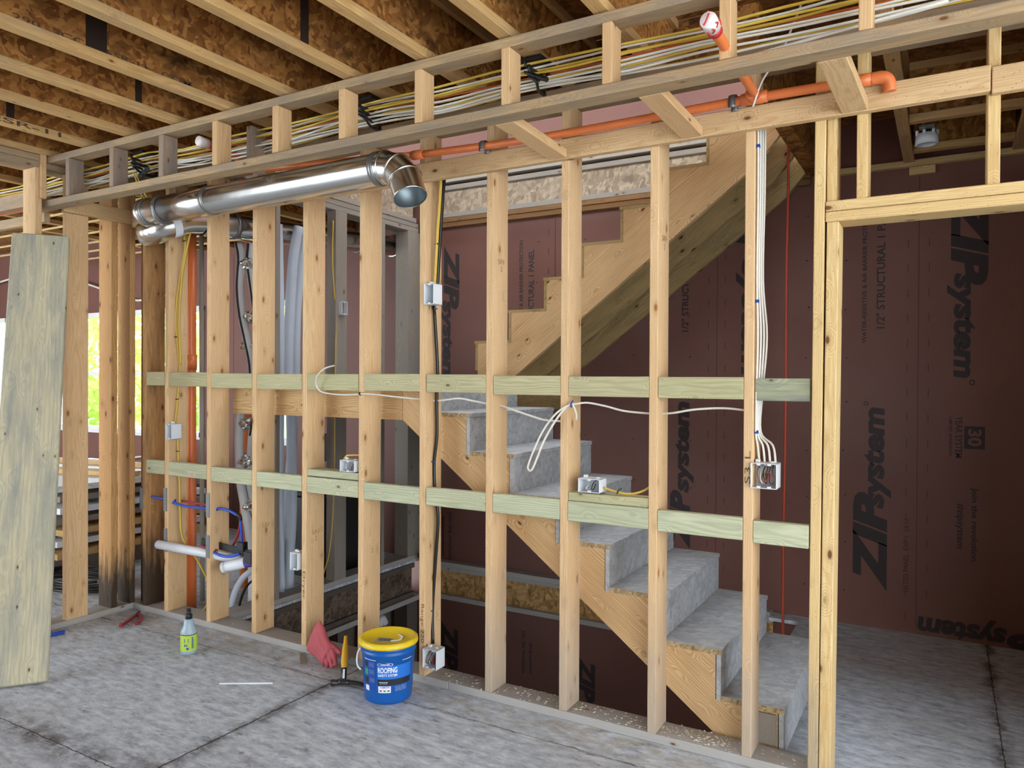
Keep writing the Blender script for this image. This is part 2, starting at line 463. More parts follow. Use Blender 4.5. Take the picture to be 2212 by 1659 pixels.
def mat_leaf(name, a, b):
    t = Nt(name); r = t.n('NewGeometry').outputs['Random Per Island']
    t.base(t.mix(r, lin(a), lin(b))); t.rough(.6)
    tr = t.n('BsdfTranslucent'); t.l(t.mix(r, lin(a), lin(b)), tr.inputs[0])
    mx = t.n('MixShader'); mx.inputs[0].default_value = .45
    out = t.t.nodes['Material Output']; t.l(t.b.outputs[0], mx.inputs[1]); t.l(tr.outputs[0], mx.inputs[2]); t.l(mx.outputs[0], out.inputs[0])
    return t.m
M['leaf'] = mat_leaf('spring_leaves', '#a3c256', '#cfdc8a')
M['leaf2'] = mat_leaf('yellow_leaves', '#bccf62', '#e6e6a0')
def mat_glass():
    t = Nt('window_glass')
    out = t.t.nodes['Material Output']; tr = t.n('BsdfTransparent'); gl = t.n('BsdfGlossy'); gl.inputs['Roughness'].default_value = .02
    mx = t.n('MixShader'); mx.inputs[0].default_value = .04; t.l(tr.outputs[0], mx.inputs[1]); t.l(gl.outputs[0], mx.inputs[2]); t.l(mx.outputs[0], out.inputs[0])
    return t.m
M['glass'] = mat_glass()
M['grass'] = plain('grass', '#7f9a3f', .9)
M['block'] = plain('lower_floor_concrete', '#6f6d6a', .9)
M['roof'] = plain('roof_deck', '#8a6a44', .9)

# ================================================================== setting
JZ = 2.86                                  # underside of the ceiling joists
YB = 2.13                                  # face of the red sheathed back wall
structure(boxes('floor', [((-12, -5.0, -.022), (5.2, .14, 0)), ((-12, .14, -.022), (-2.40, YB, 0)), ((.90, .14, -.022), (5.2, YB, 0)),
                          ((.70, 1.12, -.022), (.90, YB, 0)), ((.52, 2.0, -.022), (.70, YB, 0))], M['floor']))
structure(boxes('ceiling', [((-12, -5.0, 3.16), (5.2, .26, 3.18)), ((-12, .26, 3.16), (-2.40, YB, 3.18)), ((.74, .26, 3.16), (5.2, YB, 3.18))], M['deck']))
win = [(-10.9, -9.08, .05, 2.30), (-7.9, -5.22, .91, 2.29), (-4.22, -3.92, .91, 2.29)]
def wall_with_holes(name, x0, x1, z0, z1, y0, y1, holes, mat):
    L = []; x = x0
    for a, b, c, d in sorted(holes):
        L.append(((x, y0, z0), (a, y1, z1))); L.append(((a, y0, z0), (b, y1, c))); L.append(((a, y0, d), (b, y1, z1))); x = b
    L.append(((x, y0, z0), (x1, y1, z1)))
    return structure(boxes(name, L, mat))
wall_back = wall_with_holes('wall_back', -12, 5.2, -2.95, 5.6, YB, YB+.014, win, M['zip'])
structure(boxes('wall_left', [((-12.02, -5, -.3), (-12, YB, 3.2))], M['zip']))
structure(boxes('wall_right', [((5.2, -.3, -.3), (5.22, YB, 5.6))], M['zip']))  # unseen; stops short so daylight enters from the right
structure(boxes('shade_wall_front', [((-3.2, -5.02, -.3), (2.7, -5.0, 3.2))], M['osb_rim']))  # unseen, added to hold daylight off the front faces of the studs
structure(boxes('shade_wall_hall', [((2.02, .002, 0), (5.2, .138, 2.78))], M['osb_rim']))  # unseen, added to keep the hallway dim
structure(boxes('shade_wall_partition', [((3.0, .16, 0), (3.02, YB, 2.86))], M['zip']))  # unseen, added to help close the hallway off from daylight
structure(boxes('shade_roof_upper', [((-12, -5, 5.6), (5.2, .85, 5.65))], M['roof']))  # unseen cover, its edge set to limit sky light over the stairwell
structure(boxes('floor_lower', [((-6, -3, -2.97), (5.2, YB, -2.95))], M['block']))
structure(boxes('shade_wall_lower', [((-2.60, .10, -2.95), (-2.58, YB, -.30))], M['grey_dark']))  # added to shut daylight out of the lower storey
structure(boxes('wall_lower_front', [((-2.4, .10, -2.95), (5.2, .14, -.022))], M['grey_dark']))
structure(boxes('ground', [((-60, 2.4, -.62), (40, 70, -.6))], M['grass']))

def window(n, x0, x1, z0, z1, mullions, rail):
    f = .05; y0, y1 = YB-.03, YB+.08
    fr = [((x0, y0, z0), (x1, y1, z0+f)), ((x0, y0, z1-f), (x1, y1, z1)), ((x0, y0, z0), (x0+f, y1, z1)), ((x1-f, y0, z0), (x1, y1, z1))]
    for m in mullions: fr.append(((m-.035, y0, z0), (m+.035, y1, z1)))
    w = structure(boxes('window_%d' % n, fr, M['window_white']))
    if rail: boxes('meeting_rail', [((x0, YB+.01, rail-.018), (x1, YB+.05, rail+.018))], M['window_white'], w)
    boxes('window_pane', [((x0, YB+.03, z0), (x1, YB+.034, z1))], M['glass'], w)
    boxes('window_sill', [((x0-.02, YB-.05, z0-.02), (x1+.02, YB, z0+.003))], M['window_white'], w)
window(1, -7.9, -5.22, .91, 2.29, [-7.0, -6.1], 1.58)
window(2, -10.9, -9.08, .05, 2.30, [-10.0], None)
window(3, -4.22, -3.92, .91, 2.29, [], None)

# trees outside the windows
def tree(name, x, y, h, r, mat, label, seed, n=1500):
    rnd = random.Random(seed)
    t = empty(name, (x, y, -.6), label, 'tree', 'trees outside the far windows')
    tube('trunk', [(x, y, -.6), (x+.05, y, h*.4), (x-.05, y+.1, h*.8)], lambda q: .12*(1-.7*q), M['bark'], t, 8)
    bm = bmesh.new()
    for i in range(n):
        a, b = rnd.random()*6.28, math.acos(2*rnd.random()-1); q = r*(.45+.6*rnd.random()**.6)
        c = Vector((x+q*math.sin(b)*math.cos(a), y+q*math.sin(b)*math.sin(a), h*.55+q*1.25*math.cos(b)))
        s = .09+.08*rnd.random(); u = Vector((rnd.uniform(-1, 1), rnd.uniform(-1, 1), rnd.uniform(-1, 1))).normalized(); v = u.orthogonal().normalized()
        vs = [bm.verts.new(c+u*s), bm.verts.new(c+v*s*.6), bm.verts.new(c-u*s), bm.verts.new(c-v*s*.6)]
        bm.faces.new(vs)
    tag(finish('foliage', bm, mat, t), kind='stuff')
tree('garden_tree', -19.5, 9.0, 3.4, 1.5, M['leaf'], 'bright green tree left of the others outside the window', 1)
tree('garden_tree', -15.9, 9.6, 3.2, 1.45, M['leaf'], 'green tree seen through the window between the two stud walls', 2)
tree('garden_tree', -12.6, 9.2, 3.6, 1.35, M['leaf2'], 'pale yellow-green tree behind the orange riser pipe', 3)
tree('garden_tree', -9.6, 9.2, 3.4, 1.25, M['leaf'], 'tree behind the narrow window slit', 4)

# ------------------------------------------------------------------ ceiling I-joists
def joist(x, y0, y1, label, letters=None, along='y', zb=JZ, group='ceiling I-joists', grey=False):
    L = y1-y0
    if along == 'y':
        t = empty('ceiling_joist', (x, (y0+y1)/2, zb), label, 'joist', group); rg = lambda a, b, w: ((x-w, y0, a), (x+w, y1, b))
    else:
        t = empty('ceiling_joist', ((y0+y1)/2, x, zb), label, 'joist', group); rg = lambda a, b, w: ((y0, x-w, a), (y1, x+w, b))
    box('bottom_flange', *rg(zb, zb+.038, .029), M['flange'], t, .002)
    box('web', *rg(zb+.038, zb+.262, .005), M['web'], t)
    box('top_flange', *rg(zb+.262, zb+.30, .029), M['flange'], t, .002)
    for txt, ya, yb, side, z0, z1 in letters or []:
        bm = bmesh.new()
        if side == 'under': text_bm(bm, txt, lambda s, v: Vector((x+.022-.044*(1-v), ya+(yb-ya)*s, zb-.0006)), .01)
        else: text_bm(bm, txt, lambda s, v: Vector((x+(.0298 if z1 < zb+.05 else .0058), ya+(yb-ya)*s, z0+(z1-z0)*v)), .012)
        finish('printed_lettering', bm, M['ink_wood'], t)
    return t
order = ['third', 'second', 'first']
names = {-8: 'at the far left, last before the left stud wall', -7: 'lettered ICCES on its flange, above the soffit left end post', -6: 'second to the right of the joist lettered ICCES',
         -5: 'third to the right of the joist lettered ICCES', -4: 'with grey flange and lettering along its web', -3: 'fourth from the right of those cut off by the photo top edge',
         -2: 'leaving the photo top edge left of centre', -1: 'crossing the photo top edge just left of centre', 0: 'ending above the tall soffit spacers at centre top', 1: 'rightmost one peeking over the soffit rail'}
names[-6] = 'just right of the joist lettered ICCES'; names[-5] = 'second to the right of the joist lettered ICCES'
for j in range(-8, 2):
    x = .019+.4*j
    let = None
    if j == -7: let = [('290  ICCES ESR-11', -1.75, -.70, 'flange', JZ+.006, JZ+.032)]
    if j == -4: let = [('COM   290   ICCES ESR-11   COM', -1.75, -.75, 'web', JZ+.042, JZ+.066)]
    if j == -5: let = [('290  COM', -1.9, -1.6, 'web', JZ+.06, JZ+.085)]
    jt = joist(x, -4.5, .255 if j > -6 else .19 if j == -6 else YB, 'wooden ceiling I-joist ' + names[j], let)
    for q, ya, yb in ((-4, -1.25, -1.16), (-5, -.77, -.735), (-2, -.84, -.795), (-7, -.97, -.93), (-1, -1.02, -.99)):
        if q == j: boxes('dark_web_joint', [((x+.0052, ya, JZ+.038), (x+.0066, yb, JZ+.262))], M['web_joint'], jt)
for k, x in enumerate((-3.60, -4.0, -4.4, -4.8, -5.2, -5.6)):
    joist(x, -4.5, YB, 'ceiling I-joist over the room behind the left stud wall', group='I-joists over the room behind the left wall')
joist(1.30, -.2, YB, 'ceiling I-joist in the hallway beside the white ceiling box')
joist(1.85, -.2, YB, 'ceiling I-joist in the hallway, right of the upper right cripple stud')
joist(1.30, 1.33, 1.82, 'short cross blocking I-joist in the hallway above the white ceiling box', along='x', group='hallway cross blocking')
joist(1.87, 1.33, 1.82, 'short cross blocking I-joist in the hallway against the back wall', along='x', group='hallway cross blocking')
joist(1.42, 1.88, 2.6, 'cross blocking I-joist at the right photo edge in the hallway', along='x', group='hallway cross blocking')
box('opening_header', (.72, .26, JZ), (.80, YB, JZ+.30), M['web'], label='dark OSB header at the top of the upper stair flight', cat='header')

t = empty('rim_joist', (-.8, .27, JZ), 'OSB rim joist closing the ceiling joist ends along the stud wall', 'rim joist')
box('web', (-2.39, .262, JZ), (.72, .282, JZ+.30), M['web'], t)
# upper floor edge round the stairwell: OSB rim with flanges and plates
t = empty('rim_joist', (-.8, YB-.02, 2.9), 'weathered OSB rim joist across the back wall above the stairwell', 'rim joist')
box('web', (-2.36, YB-.022, 2.90), (.74, YB-.001, 3.14), M['osb_rim'], t)
box('bottom_flange', (-2.36, YB-.06, 2.878), (.74, YB-.022, 2.915), M['grey_stud'], t, .002)
box('top_flange', (-2.36, YB-.06, 3.105), (.74, YB-.022, 3.142), M['grey_stud'], t, .002)
box('top_plate', (-2.36, YB-.09, 3.160), (.74, YB-.001, 3.198), M['grey_stud'], bevel=.003, label='grey weathered sole plate on the rim joist at the back wall', cat='plate')
box('top_plate', (-2.36, YB-.06, 2.84), (.74, YB-.001, 2.877), M['brown_plate'], bevel=.003, label='dark brown double plate under the back wall rim joist, upper one', cat='plate')
box('top_plate', (-2.36, YB-.052, 2.80), (.74, YB-.001, 2.838), M['brown_plate'], bevel=.003, label='dark brown double plate under the back wall rim joist, lower one', cat='plate')
box('top_plate', (.82, YB-.05, 2.84), (5, YB-.001, 2.877), M['spf_pale'], bevel=.003, label='pale top plate along the hallway back wall', cat='plate')
box('plate_scrap', (1.30, YB-.03, 2.79), (1.44, YB-.001, 2.838), M['spf_pale'], bevel=.002, label='short pale wood scrap under the hallway top plate', cat='wood scrap')
# lower band: main floor rim on the back wall
t = empty('rim_joist', (-.9, YB-.02, -.25), 'warm brown OSB rim joist low on the back wall under the stairs', 'rim joist')
box('web', (-2.3, YB-.022, -.27), (.52, YB-.001, -.022), M['osb_rim_low'], t)
box('top_flange', (-2.3, YB-.06, -.058), (.52, YB-.022, -.022), M['plate'], t, .002)
box('bottom_flange', (-2.3, YB-.06, -.30), (.52, YB-.022, -.262), M['plate'], t, .002)
box('ledge_plate', (-2.3, YB-.09, -.02), (.52, YB-.001, .02), M['plate'], bevel=.003, label='grey dusty ledge plate along the back wall above the low OSB rim', cat='plate')

# ================================================================== left side wall of the stairwell (running back)
XL = -2.40
t = empty('rim_joist', (XL-.01, 1.1, 2.9), 'OSB rim joist of the upper floor along the left side of the stairwell', 'rim joist')
box('web', (XL-.03, .20, 2.90), (XL-.008, 2.02, 3.14), M['osb_rim'], t)
box('bottom_flange', (XL-.05, .20, 2.86), (XL, 2.06, 2.898), M['grey_stud'], t, .002)
for k, z in enumerate((2.82, 2.78)):
    box('top_plate', (XL-.14, .20, z), (XL-.004, 2.10, z+.038), M['grey_stud'], bevel=.003, label='grey %s top plate of the wall left of the stairwell' % ('upper', 'lower')[k], cat='plate')
for k, (y, lab) in enumerate(((.52, 'grey weathered stud nearest the main wall, left of the stairwell'), (1.09, 'grey stud with white electrical box, left of the stairwell'),
                              (1.615, 'grey stamped stud second from the back wall, left of the stairwell'), (1.955, 'wide grey end stud against the back wall, left of the stairwell'))):
    w = .19 if k == 3 else .038
    if k == 1:
        box('wall_stud', (XL-.09, y, .038), (XL, y+.12, 2.78), M['grey_stud'], bevel=.003, label=lab, cat='stud')
    else:
        box('wall_stud', (XL-.14, y, .038), (XL, y+w, 2.78), M['grey_stud'], bevel=.003, label=lab, cat='stud')
box('sole_plate', (XL-.14, .14, .0), (XL, 2.10, .038), M['plate'], bevel=.003, label='dusty sole plate of the wall left of the stairwell', cat='plate')
t = empty('rim_joist', (XL, 1.1, -.3), 'dark dusty OSB rim joist along the left edge of the stairwell floor', 'rim joist')
box('web', (XL-.03, .16, -.27), (XL-.006, 2.02, -.022), M['osb_dark'], t)
box('top_flange', (XL-.03, .16, -.062), (XL+.012, 2.04, -.024), M['grey_dark'], t, .002)
box('bottom_flange', (XL-.03, .16, -.30), (XL+.012, 2.04, -.262), M['grey_dark'], t, .002)
box('top_plate', (XL-.14, .16, -.345), (XL+.03, 2.10, -.303), M['plate'], bevel=.003, label='dusty lower storey top plate below the left stairwell edge', cat='plate')
for k, y in enumerate((.30, .72, 1.12, 1.50, 1.95)):
    box('wall_stud', (XL-.14, y, -2.95), (XL+.004, y+(.14 if k == 4 else .038), -.345), M['grey_dark'], bevel=.003,
        label='dark lower storey stud below the left stairwell edge, %s from the front' % ('first', 'second', 'third', 'fourth', 'fifth')[k], cat='stud')
tube('white_pipe', [(-2.43, 1.62, -.45), (-2.43, 1.66, -.40), (-2.43, 1.70, -.45)], .03, M['pvc'], segs=12, label='white pipe end poking out below the stairwell edge', cat='pipe')

# ================================================================== main stud wall
WD = .14
PZ = .038
box('sole_plate', (-3.17, 0, 0), (-.62, WD, PZ), M['plate'], bevel=.003, label='dusty sole plate of the main stud wall, left length behind the bucket', cat='plate')
box('sole_plate', (-.618, 0, 0), (1.135, WD, PZ), M['plate'], bevel=.003, label='chip-strewn sole plate of the main stud wall, right length under the stairs', cat='plate')
TP = 2.784
for k, (z, n) in enumerate(((2.784, 'lower'), (2.822, 'upper'))):
    box('top_plate', (-3.17, 0, z), (4.4, WD, z+.037), M['rail'], bevel=.003, label='%s top plate of the main stud wall behind the soffit' % n, cat='plate')
studs = [  # x at foot, x at top, material, label
 (-3.070, -3.073, 'spf_dark', 'dark stained corner stud where the two stud walls meet, black at its foot'),
 (-2.843, -2.835, 'spf', 'stud left of the orange riser pipe with white box and yellow cables'),
 (-2.432, -2.434, 'spf', 'stud right of the orange riser pipe carrying the white drain pipe'),
 (-2.029, -2.028, 'spf', 'stud left of the bundle of pale sleeves, black bracket at its side'),
 (-1.624, -1.620, 'spf', 'stud above the red glove with white box on its left side'),
 (-1.209, -1.202, 'spf', 'knotty orange stud directly behind the blue bucket'),
 (-.799, -.807, 'spf', 'stud with the black cable and two white boxes'),
 (-.405, -.407, 'spf_dirty', 'first stud right of the black cable stud, below the left soffit lookout'),
 (-.008, -.008, 'spf_dirty', 'stud where the looped white cable is stapled'),
 (.412, .411, 'spf_dirty', 'stud with long dark split near its top, right of the looped white cable'),
 (.806, .806, 'spf_dirty', 'stud carrying the bundle of white cables and two-gang box')]
SX = []
for xa, xb, mt, lab in studs:
    SX.append(xa)
    w = .038
    board('wall_stud', (xa+w/2, WD/2, PZ), (xb+w/2, WD/2, TP), WD, w, (0, 1, 0), M[mt], lab, 'stud')
box('wall_stud', (-3.17, .055, PZ), (-3.075, WD, TP), M['spf_dark'], bevel=.003, label='back corner stud tucked behind the dark stained corner stud', cat='stud')
board('king_stud', (1.073, WD/2, PZ), (1.085, WD/2, TP), WD, .038, (0, 1, 0), M['spf_pale_dirty'], 'king stud left of the doorway, knotty, full height', 'stud')
board('jack_stud', (1.115, WD/2, 0.0), (1.130, WD/2, 2.139), WD, .042, (0, 1, 0), M['spf_pale_dirty'], 'jack stud under the door header, with a grey side facing the doorway', 'stud')
box('king_stud', (1.105, .02, 2.22), (1.14, WD, TP), M['spf_pale'], bevel=.003, label='short doubled stud on the header beside the king stud', cat='stud')
t = empty('door_header', (1.8, .07, 2.14), 'door header of two stacked flat boards above the doorway', 'header')
box('upper_board', (1.104, 0, 2.180), (2.7, WD, 2.218), M['spf_pale'], t, .003)
box('lower_board', (1.104, 0, 2.140), (2.7, WD, 2.178), M['spf_pale'], t, .003)
box('cripple_stud', (1.210, 0, 2.218), (1.247, WD, TP), M['spf_pale'], bevel=.003, label='left cripple stud above the door header', cat='stud')
box('cripple_stud', (1.619, 0, 2.218), (1.657, WD, TP), M['spf_pale'], bevel=.003, label='right cripple stud above the door header', cat='stud')

bays = list(zip([x+.038 for x in SX], SX[1:]+[1.054]))
bayname = ['first bay left of the orange riser pipe stud', 'bay crossed by the orange riser pipe', 'bay left of the pale sleeves', 'bay with the pale sleeves behind it', 'bay above the red glove',
           'bay above the blue bucket', 'bay right of the black cable', 'bay left of the looped white cable', 'bay right of the looped white cable', 'bay left of the two-gang box stud', 'short bay beside the king stud']
for k, (a, b) in enumerate(bays):
    zt = (1.576, 1.572, 1.566, 1.563, 1.563, 1.564, 1.562, 1.556, 1.554, 1.553, 1.549)[k]
    dy = .012 if k == 10 else .0
    box('blocking', (a+.001, dy, zt-.089), (b-.001, dy+.038, zt), M['treated_dirty' if k == 10 else 'treated'], bevel=.003, label='greenish blocking in the upper row, ' + bayname[k], cat='blocking', group='upper row of blocking')
    zl = (1.003, 1.001, .995, .992, .990, .988, .992, .993, .993, .990, .985)[k]
    box('blocking', (a+.001, 0, zl-.089), (b-.001, .038, zl), M['treated_low'], bevel=.003, label='pale green blocking in the lower row, ' + bayname[k], cat='blocking', group='lower row of blocking')
for k, lab in ((4, 'flat green block under the white box left of the bucket stud'), (8, 'flat green block under the white box with yellow cable')):
    a, b = bays[k]
    box('flat_block', (a+.001, 0.004, .9945), (b-.001, .093, 1.0325), M['treated_low' if k == 4 else 'treated'], bevel=.003, label=lab, cat='blocking')

# ledger nailed across the studs
box('ledger', (-3.13, -.038, 2.524), (1.626, -.0005, 2.614), M['ledger'], bevel=.003, label='long ledger board nailed across the studs under the orange pipe', cat='ledger')
box('ledger', (1.629, -.038, 2.516), (3.6, -.0005, 2.606), M['ledger'], bevel=.003, label='short ledger board at the right photo edge, right of the splice', cat='ledger')
box('ledger', (-3.169, -.470, 2.545), (-3.131, -.001, 2.632), M['ledger'], bevel=.003, label='pinkish ledger board on the left stud wall meeting the corner', cat='ledger')

# ------------------------------------------------------------------ left stud wall (running toward the viewer)
box('sole_plate', (-3.31, -3.2, 0), (-3.171, .14, PZ), M['plate'], bevel=.003, label='sole plate of the left stud wall', cat='plate')
for k, (z, n) in enumerate(((2.784, 'lower'), (2.822, 'upper'))):
    box('top_plate', (-3.31, -3.2, z), (-3.171, .14, z+.037), M['rail'], bevel=.003, label='%s top plate of the left stud wall' % n, cat='plate')
box('wall_stud', (-3.31, -.618, PZ), (-3.171, -.58, TP), M['spf'], bevel=.003, label='left wall stud behind the leaning board, under the soffit end post', cat='stud')
box('wall_stud', (-3.215, -.437, PZ), (-3.171, -.300, TP), M['spf'], bevel=.003, label='left wall stud turned flat, just right of the leaning board', cat='stud')
box('wall_stud', (-3.31, -.150, PZ), (-3.171, -.108, TP), M['spf_black'], bevel=.003, label='left wall stud second right of the leaning board, cracked at its foot', cat='stud')
box('wall_stud', (-3.31, -.022, PZ), (-3.171, .016, TP), M['spf_black'], bevel=.003, label='left wall stud with a charred black foot next to the corner', cat='stud')
box('wall_stud', (-3.31, -1.02, PZ), (-3.171, -.982, TP), M['spf'], bevel=.003, label='left wall stud at the left photo edge behind the leaning board', cat='stud')

# ================================================================== soffit ladder
YR0, YR1 = -.565, -.476
box('soffit_rail', (-3.14, YR0, 2.815), (3.6, YR1, 2.853), M['rail'], bevel=.004, label='upper grey rail of the soffit frame against the joists', cat='rail')
box('soffit_rail', (-3.33, YR0, 2.558), (3.6, YR1, 2.596), M['rail'], bevel=.004, label='lower grey rail of the soffit frame above the metal duct', cat='rail')
box('soffit_post', (-3.335, -.600, 2.600), (-3.145, -.566, 2.862), M['spacer'], bevel=.004, axis=2, label='wide end post at the left end of the soffit frame', cat='spacer')
sp = [(-2.954, 'spacer_grey'), (-2.526, 'spacer_grey'), (-2.091, 'spacer_grey'), (-1.667, 'spacer'), (-1.243, 'spacer'), (-.827, 'spacer'), (-.408, 'spacer'), (.010, 'spacer'), (.430, 'spacer'), (.847, 'spacer'), (1.266, 'spacer')]
spn = ['grey and worn, first right of the soffit end post', 'grey and worn, left of the black cable clutter', 'grey and worn, left of the red and white pipe cap', 'fresh, right beside the red and white pipe cap',
       'fresh, second right of the left pipe cap', 'fresh, above the middle of the metal duct', 'fresh, above the duct elbow', 'fresh, in front of the black cable hanger at centre',
       'fresh, right of the central black cable hanger', 'fresh, directly right of the white smeared pipe cap', 'fresh, rightmost, touching the photo top edge']
for (x, mt), nm in zip(sp, spn):
    box('soffit_spacer', (x, YR0, 2.5965), (x+.038, YR1, 2.8145), M[mt], bevel=.003, label='short soffit spacer block, ' + nm, cat='spacer', group='soffit spacer blocks')
box('soffit_spacer', (-1.612, -.40, 2.60), (-1.574, -.31, 2.83), M['spacer_grey'], bevel=.003, label='grey spacer block set back behind the fresh one beside the left pipe cap', cat='spacer')
look = [(-.046, .038, 'left soffit lookout board between rail and ledger'), (.561, .645, 'middle soffit lookout board between rail and ledger'), (1.165, 1.249, 'right soffit lookout board, its wide flat underside showing')]
for a, b, lab in look:
    m = (a+b)/2
    board('lookout', (m-.025, YR1+.003, 2.577), (m, -.040, 2.544), b-a+.004, .038, (1, 0, 0), M['ledger' if a > 1 else 'spacer'], lab, 'lookout')
box('nailer', (-4.6, -.535, 2.597), (-3.34, -.497, 2.689), M['rail'], bevel=.003, label='grey board continuing the soffit line past the left wall', cat='nailer')
box('nailer', (-4.6, -.48, 2.50), (-3.34, -.442, 2.56), M['rail'], bevel=.003, label='second grey board under the one past the left wall', cat='nailer')

# ================================================================== stairs
R, T0 = .195, .257
nose = [.94-T0*i for i in range(8)]          # nosing positions of treads 1..7 and the landing
def sawtooth(x0, z0, dx, dz, n, rev=False):
    pts = [(x0, z0)]
    x, z = x0, z0
    for i in range(n):
        z += dz; pts.append((x, z)); x += dx; pts.append((x, z))
    return pts
fl = empty('stair_flight', (.3, .6, 0), 'lower stair flight with grey OSB treads climbing left to the landing', 'stairs')
for k, y in enumerate((.165, .60, 1.055)):
    xs = .915
    top = [(xs, 0.0)]
    z = -.022; x = xs
    for i in range(7):
        z += R; top.append((x, z)); x -= T0; top.append((x, z))
    top.append((x, 1.53))
    xe = -1.038
    poly = top + [(xe, 1.53), (xe, 1.316), (.69, .0)]
    prism('stringer', poly, y, y+.038, (-T0, R), M['stringer' if k == 0 else 'stringer_dark'], fl)
for i in range(7):
    z = R*(i+1)
    box('tread', (nose[i]-T0-.02, .158, z-.022), (nose[i]+.004, 1.105, z), M['tread'], fl, .002)
for i in range(8):
    z = R*i
    box('riser', (nose[i]-.020, .160, z), (nose[i]-.0005, 1.10, z+R-.023), M['tread'], fl, axis=1)
# raw board edges facing the stud wall
for i in range(7):
    z = R*(i+1)
    box('tread_edge', (nose[i]-T0-.0, .1555, z-.022), (nose[i]+.002, .158, z-.001), M['tread_edge'], fl)
box('starter_block', (.832, .150, PZ), (.912, .163, R-.03), M['grey_stud'], axis=2, bevel=.003, label='grey upright block pair behind the bottom riser', cat='block')

ld = empty('stair_landing', (-1.65, .8, 1.2), 'stair landing platform with a pine front joist', 'landing')
box('front_joist', (-2.395, .165, 1.315), (-1.042, .203, 1.535), M['stringer'], ld, .002)
box('back_joist', (-2.395, 2.06, 1.315), (-1.15, 2.098, 1.535), M['stringer_dark'], ld, .002)
box('header_joist', (-1.04, 1.11, 1.315), (-1.002, 2.098, 1.535), M['stringer_dark'], ld, .002)
box('platform', (-2.395, .16, 1.537), (nose[7]+.004, 1.10, 1.56), M['tread'], ld, .002, axis=0)
box('platform', (-2.395, 1.10, 1.537), (-1.15, 2.10, 1.56), M['tread'], ld, .002, axis=1)

uf = empty('stair_flight', (-.3, 1.6, 1.56), 'upper stair flight climbing right along the red back wall, seen from below', 'stairs')
ux0, uz0, ur, ut = -1.205, 1.775, .1955, .2572
for k, y in enumerate((1.17, 1.60, 2.028)):
    pts = [(ux0, 1.50)]
    x, z = ux0, uz0
    pts.append((x, z))
    for i in range(7):
        x += ut; pts.append((x, z)); z += ur; pts.append((x, z))
    pts += [(.715, z), (.715, 2.86), (.60, 2.72)]
    # underside parallel to the pitch
    pts += [(-.90, 1.575), (-.97, 1.52), (-1.0, 1.50)]
    prism('stringer', pts, y, y+.038, (ut, ur), M['stringer' if k == 0 else 'stringer_dark'], uf)
x, z = ux0, uz0
for i in range(7):
    box('tread', (x-.022, 1.165, z), (x+ut, 2.066, z+.018), M['stringer_dark'], uf, axis=1)
    box('riser', (x-.016, 1.167, z-ur+.018), (x-.0005, 2.066, z), M['stringer_dark'], uf, axis=1)
    x += ut; z += ur

# ================================================================== printing on the red sheathing
ZY = YB-.0012
def wall_text(name, body, bb, turn, mat='ink', bold=.0, shear=0):
    x0, x1, z0, z1 = bb; ZY = YB-(.0016 if body == 'system' else .0010)
    fn = {'ccw': lambda s, v: Vector((x1-(x1-x0)*v, ZY, z0+(z1-z0)*s)),
          'cw': lambda s, v: Vector((x0+(x1-x0)*v, ZY, z1-(z1-z0)*s)),
          'flip': lambda s, v: Vector((x1-(x1-x0)*s, ZY, z1-(z1-z0)*v))}[turn]
    bm = bmesh.new(); text_bm(bm, body, fn, bold, shear)
    bmesh.ops.recalc_face_normals(bm, faces=bm.faces[:])
    return finish(name, bm, M[mat], wall_back)
def zip_logo(bbz, bbs, turn, dot=True):
    wall_text('printed_logo', 'ZIP', bbz, turn, 'ink', .055, .22)
    wall_text('printed_logo', 'system', bbs, turn, 'ink', .045, .12)
zip_logo((1.002, 1.195, .235, .841), (1.060, 1.215, .745, 1.375), 'ccw')
zip_logo((1.523, 1.712, 2.106, 2.684), (1.505, 1.652, 1.56, 2.182), 'cw')
zip_logo((-.190, -.043, .350, .759), (-.156, -.020, .745, 1.387), 'ccw')
zip_logo((.255, .44, 2.36, 2.80), (.262, .42, 1.571, 2.358), 'cw')
zip_logo((-2.162, -2.007, 2.119, 2.657), (-2.205, -2.07, 1.50, 2.20), 'cw')
zip_logo((-2.182, -2.002, -.91, -.50), (-2.182, -2.03, -1.6, -.92), 'cw')
zip_logo((-.90, -.761, -.90, -.56), (-.90, -.78, -1.6, -.92), 'cw')
zip_logo((1.82, 2.22, -.0, .148), (1.365, 1.82, .0, .148), 'flip')
for bb in ((1.056, 1.086, 1.385, 1.412), (1.622, 1.652, 1.517, 1.550)):
    wall_text('printed_mark', 'O', bb, 'ccw', 'ink', .03)
wall_text('printed_text', 'WATER-RESISTIVE & AIR BARRIER PROTECTION', (1.044, 1.070, 1.776, 2.652), 'ccw', 'ink', .02)
wall_text('printed_text', '1/2" STRUCTURAL 1 PANEL', (1.124, 1.173, 1.866, 2.670), 'ccw', 'ink', .02)
wall_text('printed_text', '1/2" STRUCTURAL 1 PANEL', (-.114, -.064, 1.879, 2.64), 'ccw', 'ink', .02)
wall_text('printed_text', '1/2" STRUCTURAL 1 PANEL', (-1.352, -1.298, 1.86, 2.556), 'ccw', 'ink', .02)
wall_text('printed_text', 'WATER-RESISTIVE & AIR BARRIER PROTECTION', (-1.432, -1.398, 1.78, 2.637), 'ccw', 'ink', .02)
wall_text('printed_text', 'YEAR SYSTEM', (1.554, 1.590, 1.085, 1.333), 'cw', 'ink', .02)
wall_text('printed_text', 'LIMITED WARRANTY', (1.521, 1.538, 1.089, 1.326), 'cw', 'ink', .02)
bm = bmesh.new(); cube_bm(bm, .104, .0012, .133, (1.651, ZY+.0004, 1.2085)); finish('printed_badge', bm, M['ink'], wall_back)
x0, x1, z0, z1 = 1.618, 1.688, 1.158, 1.258
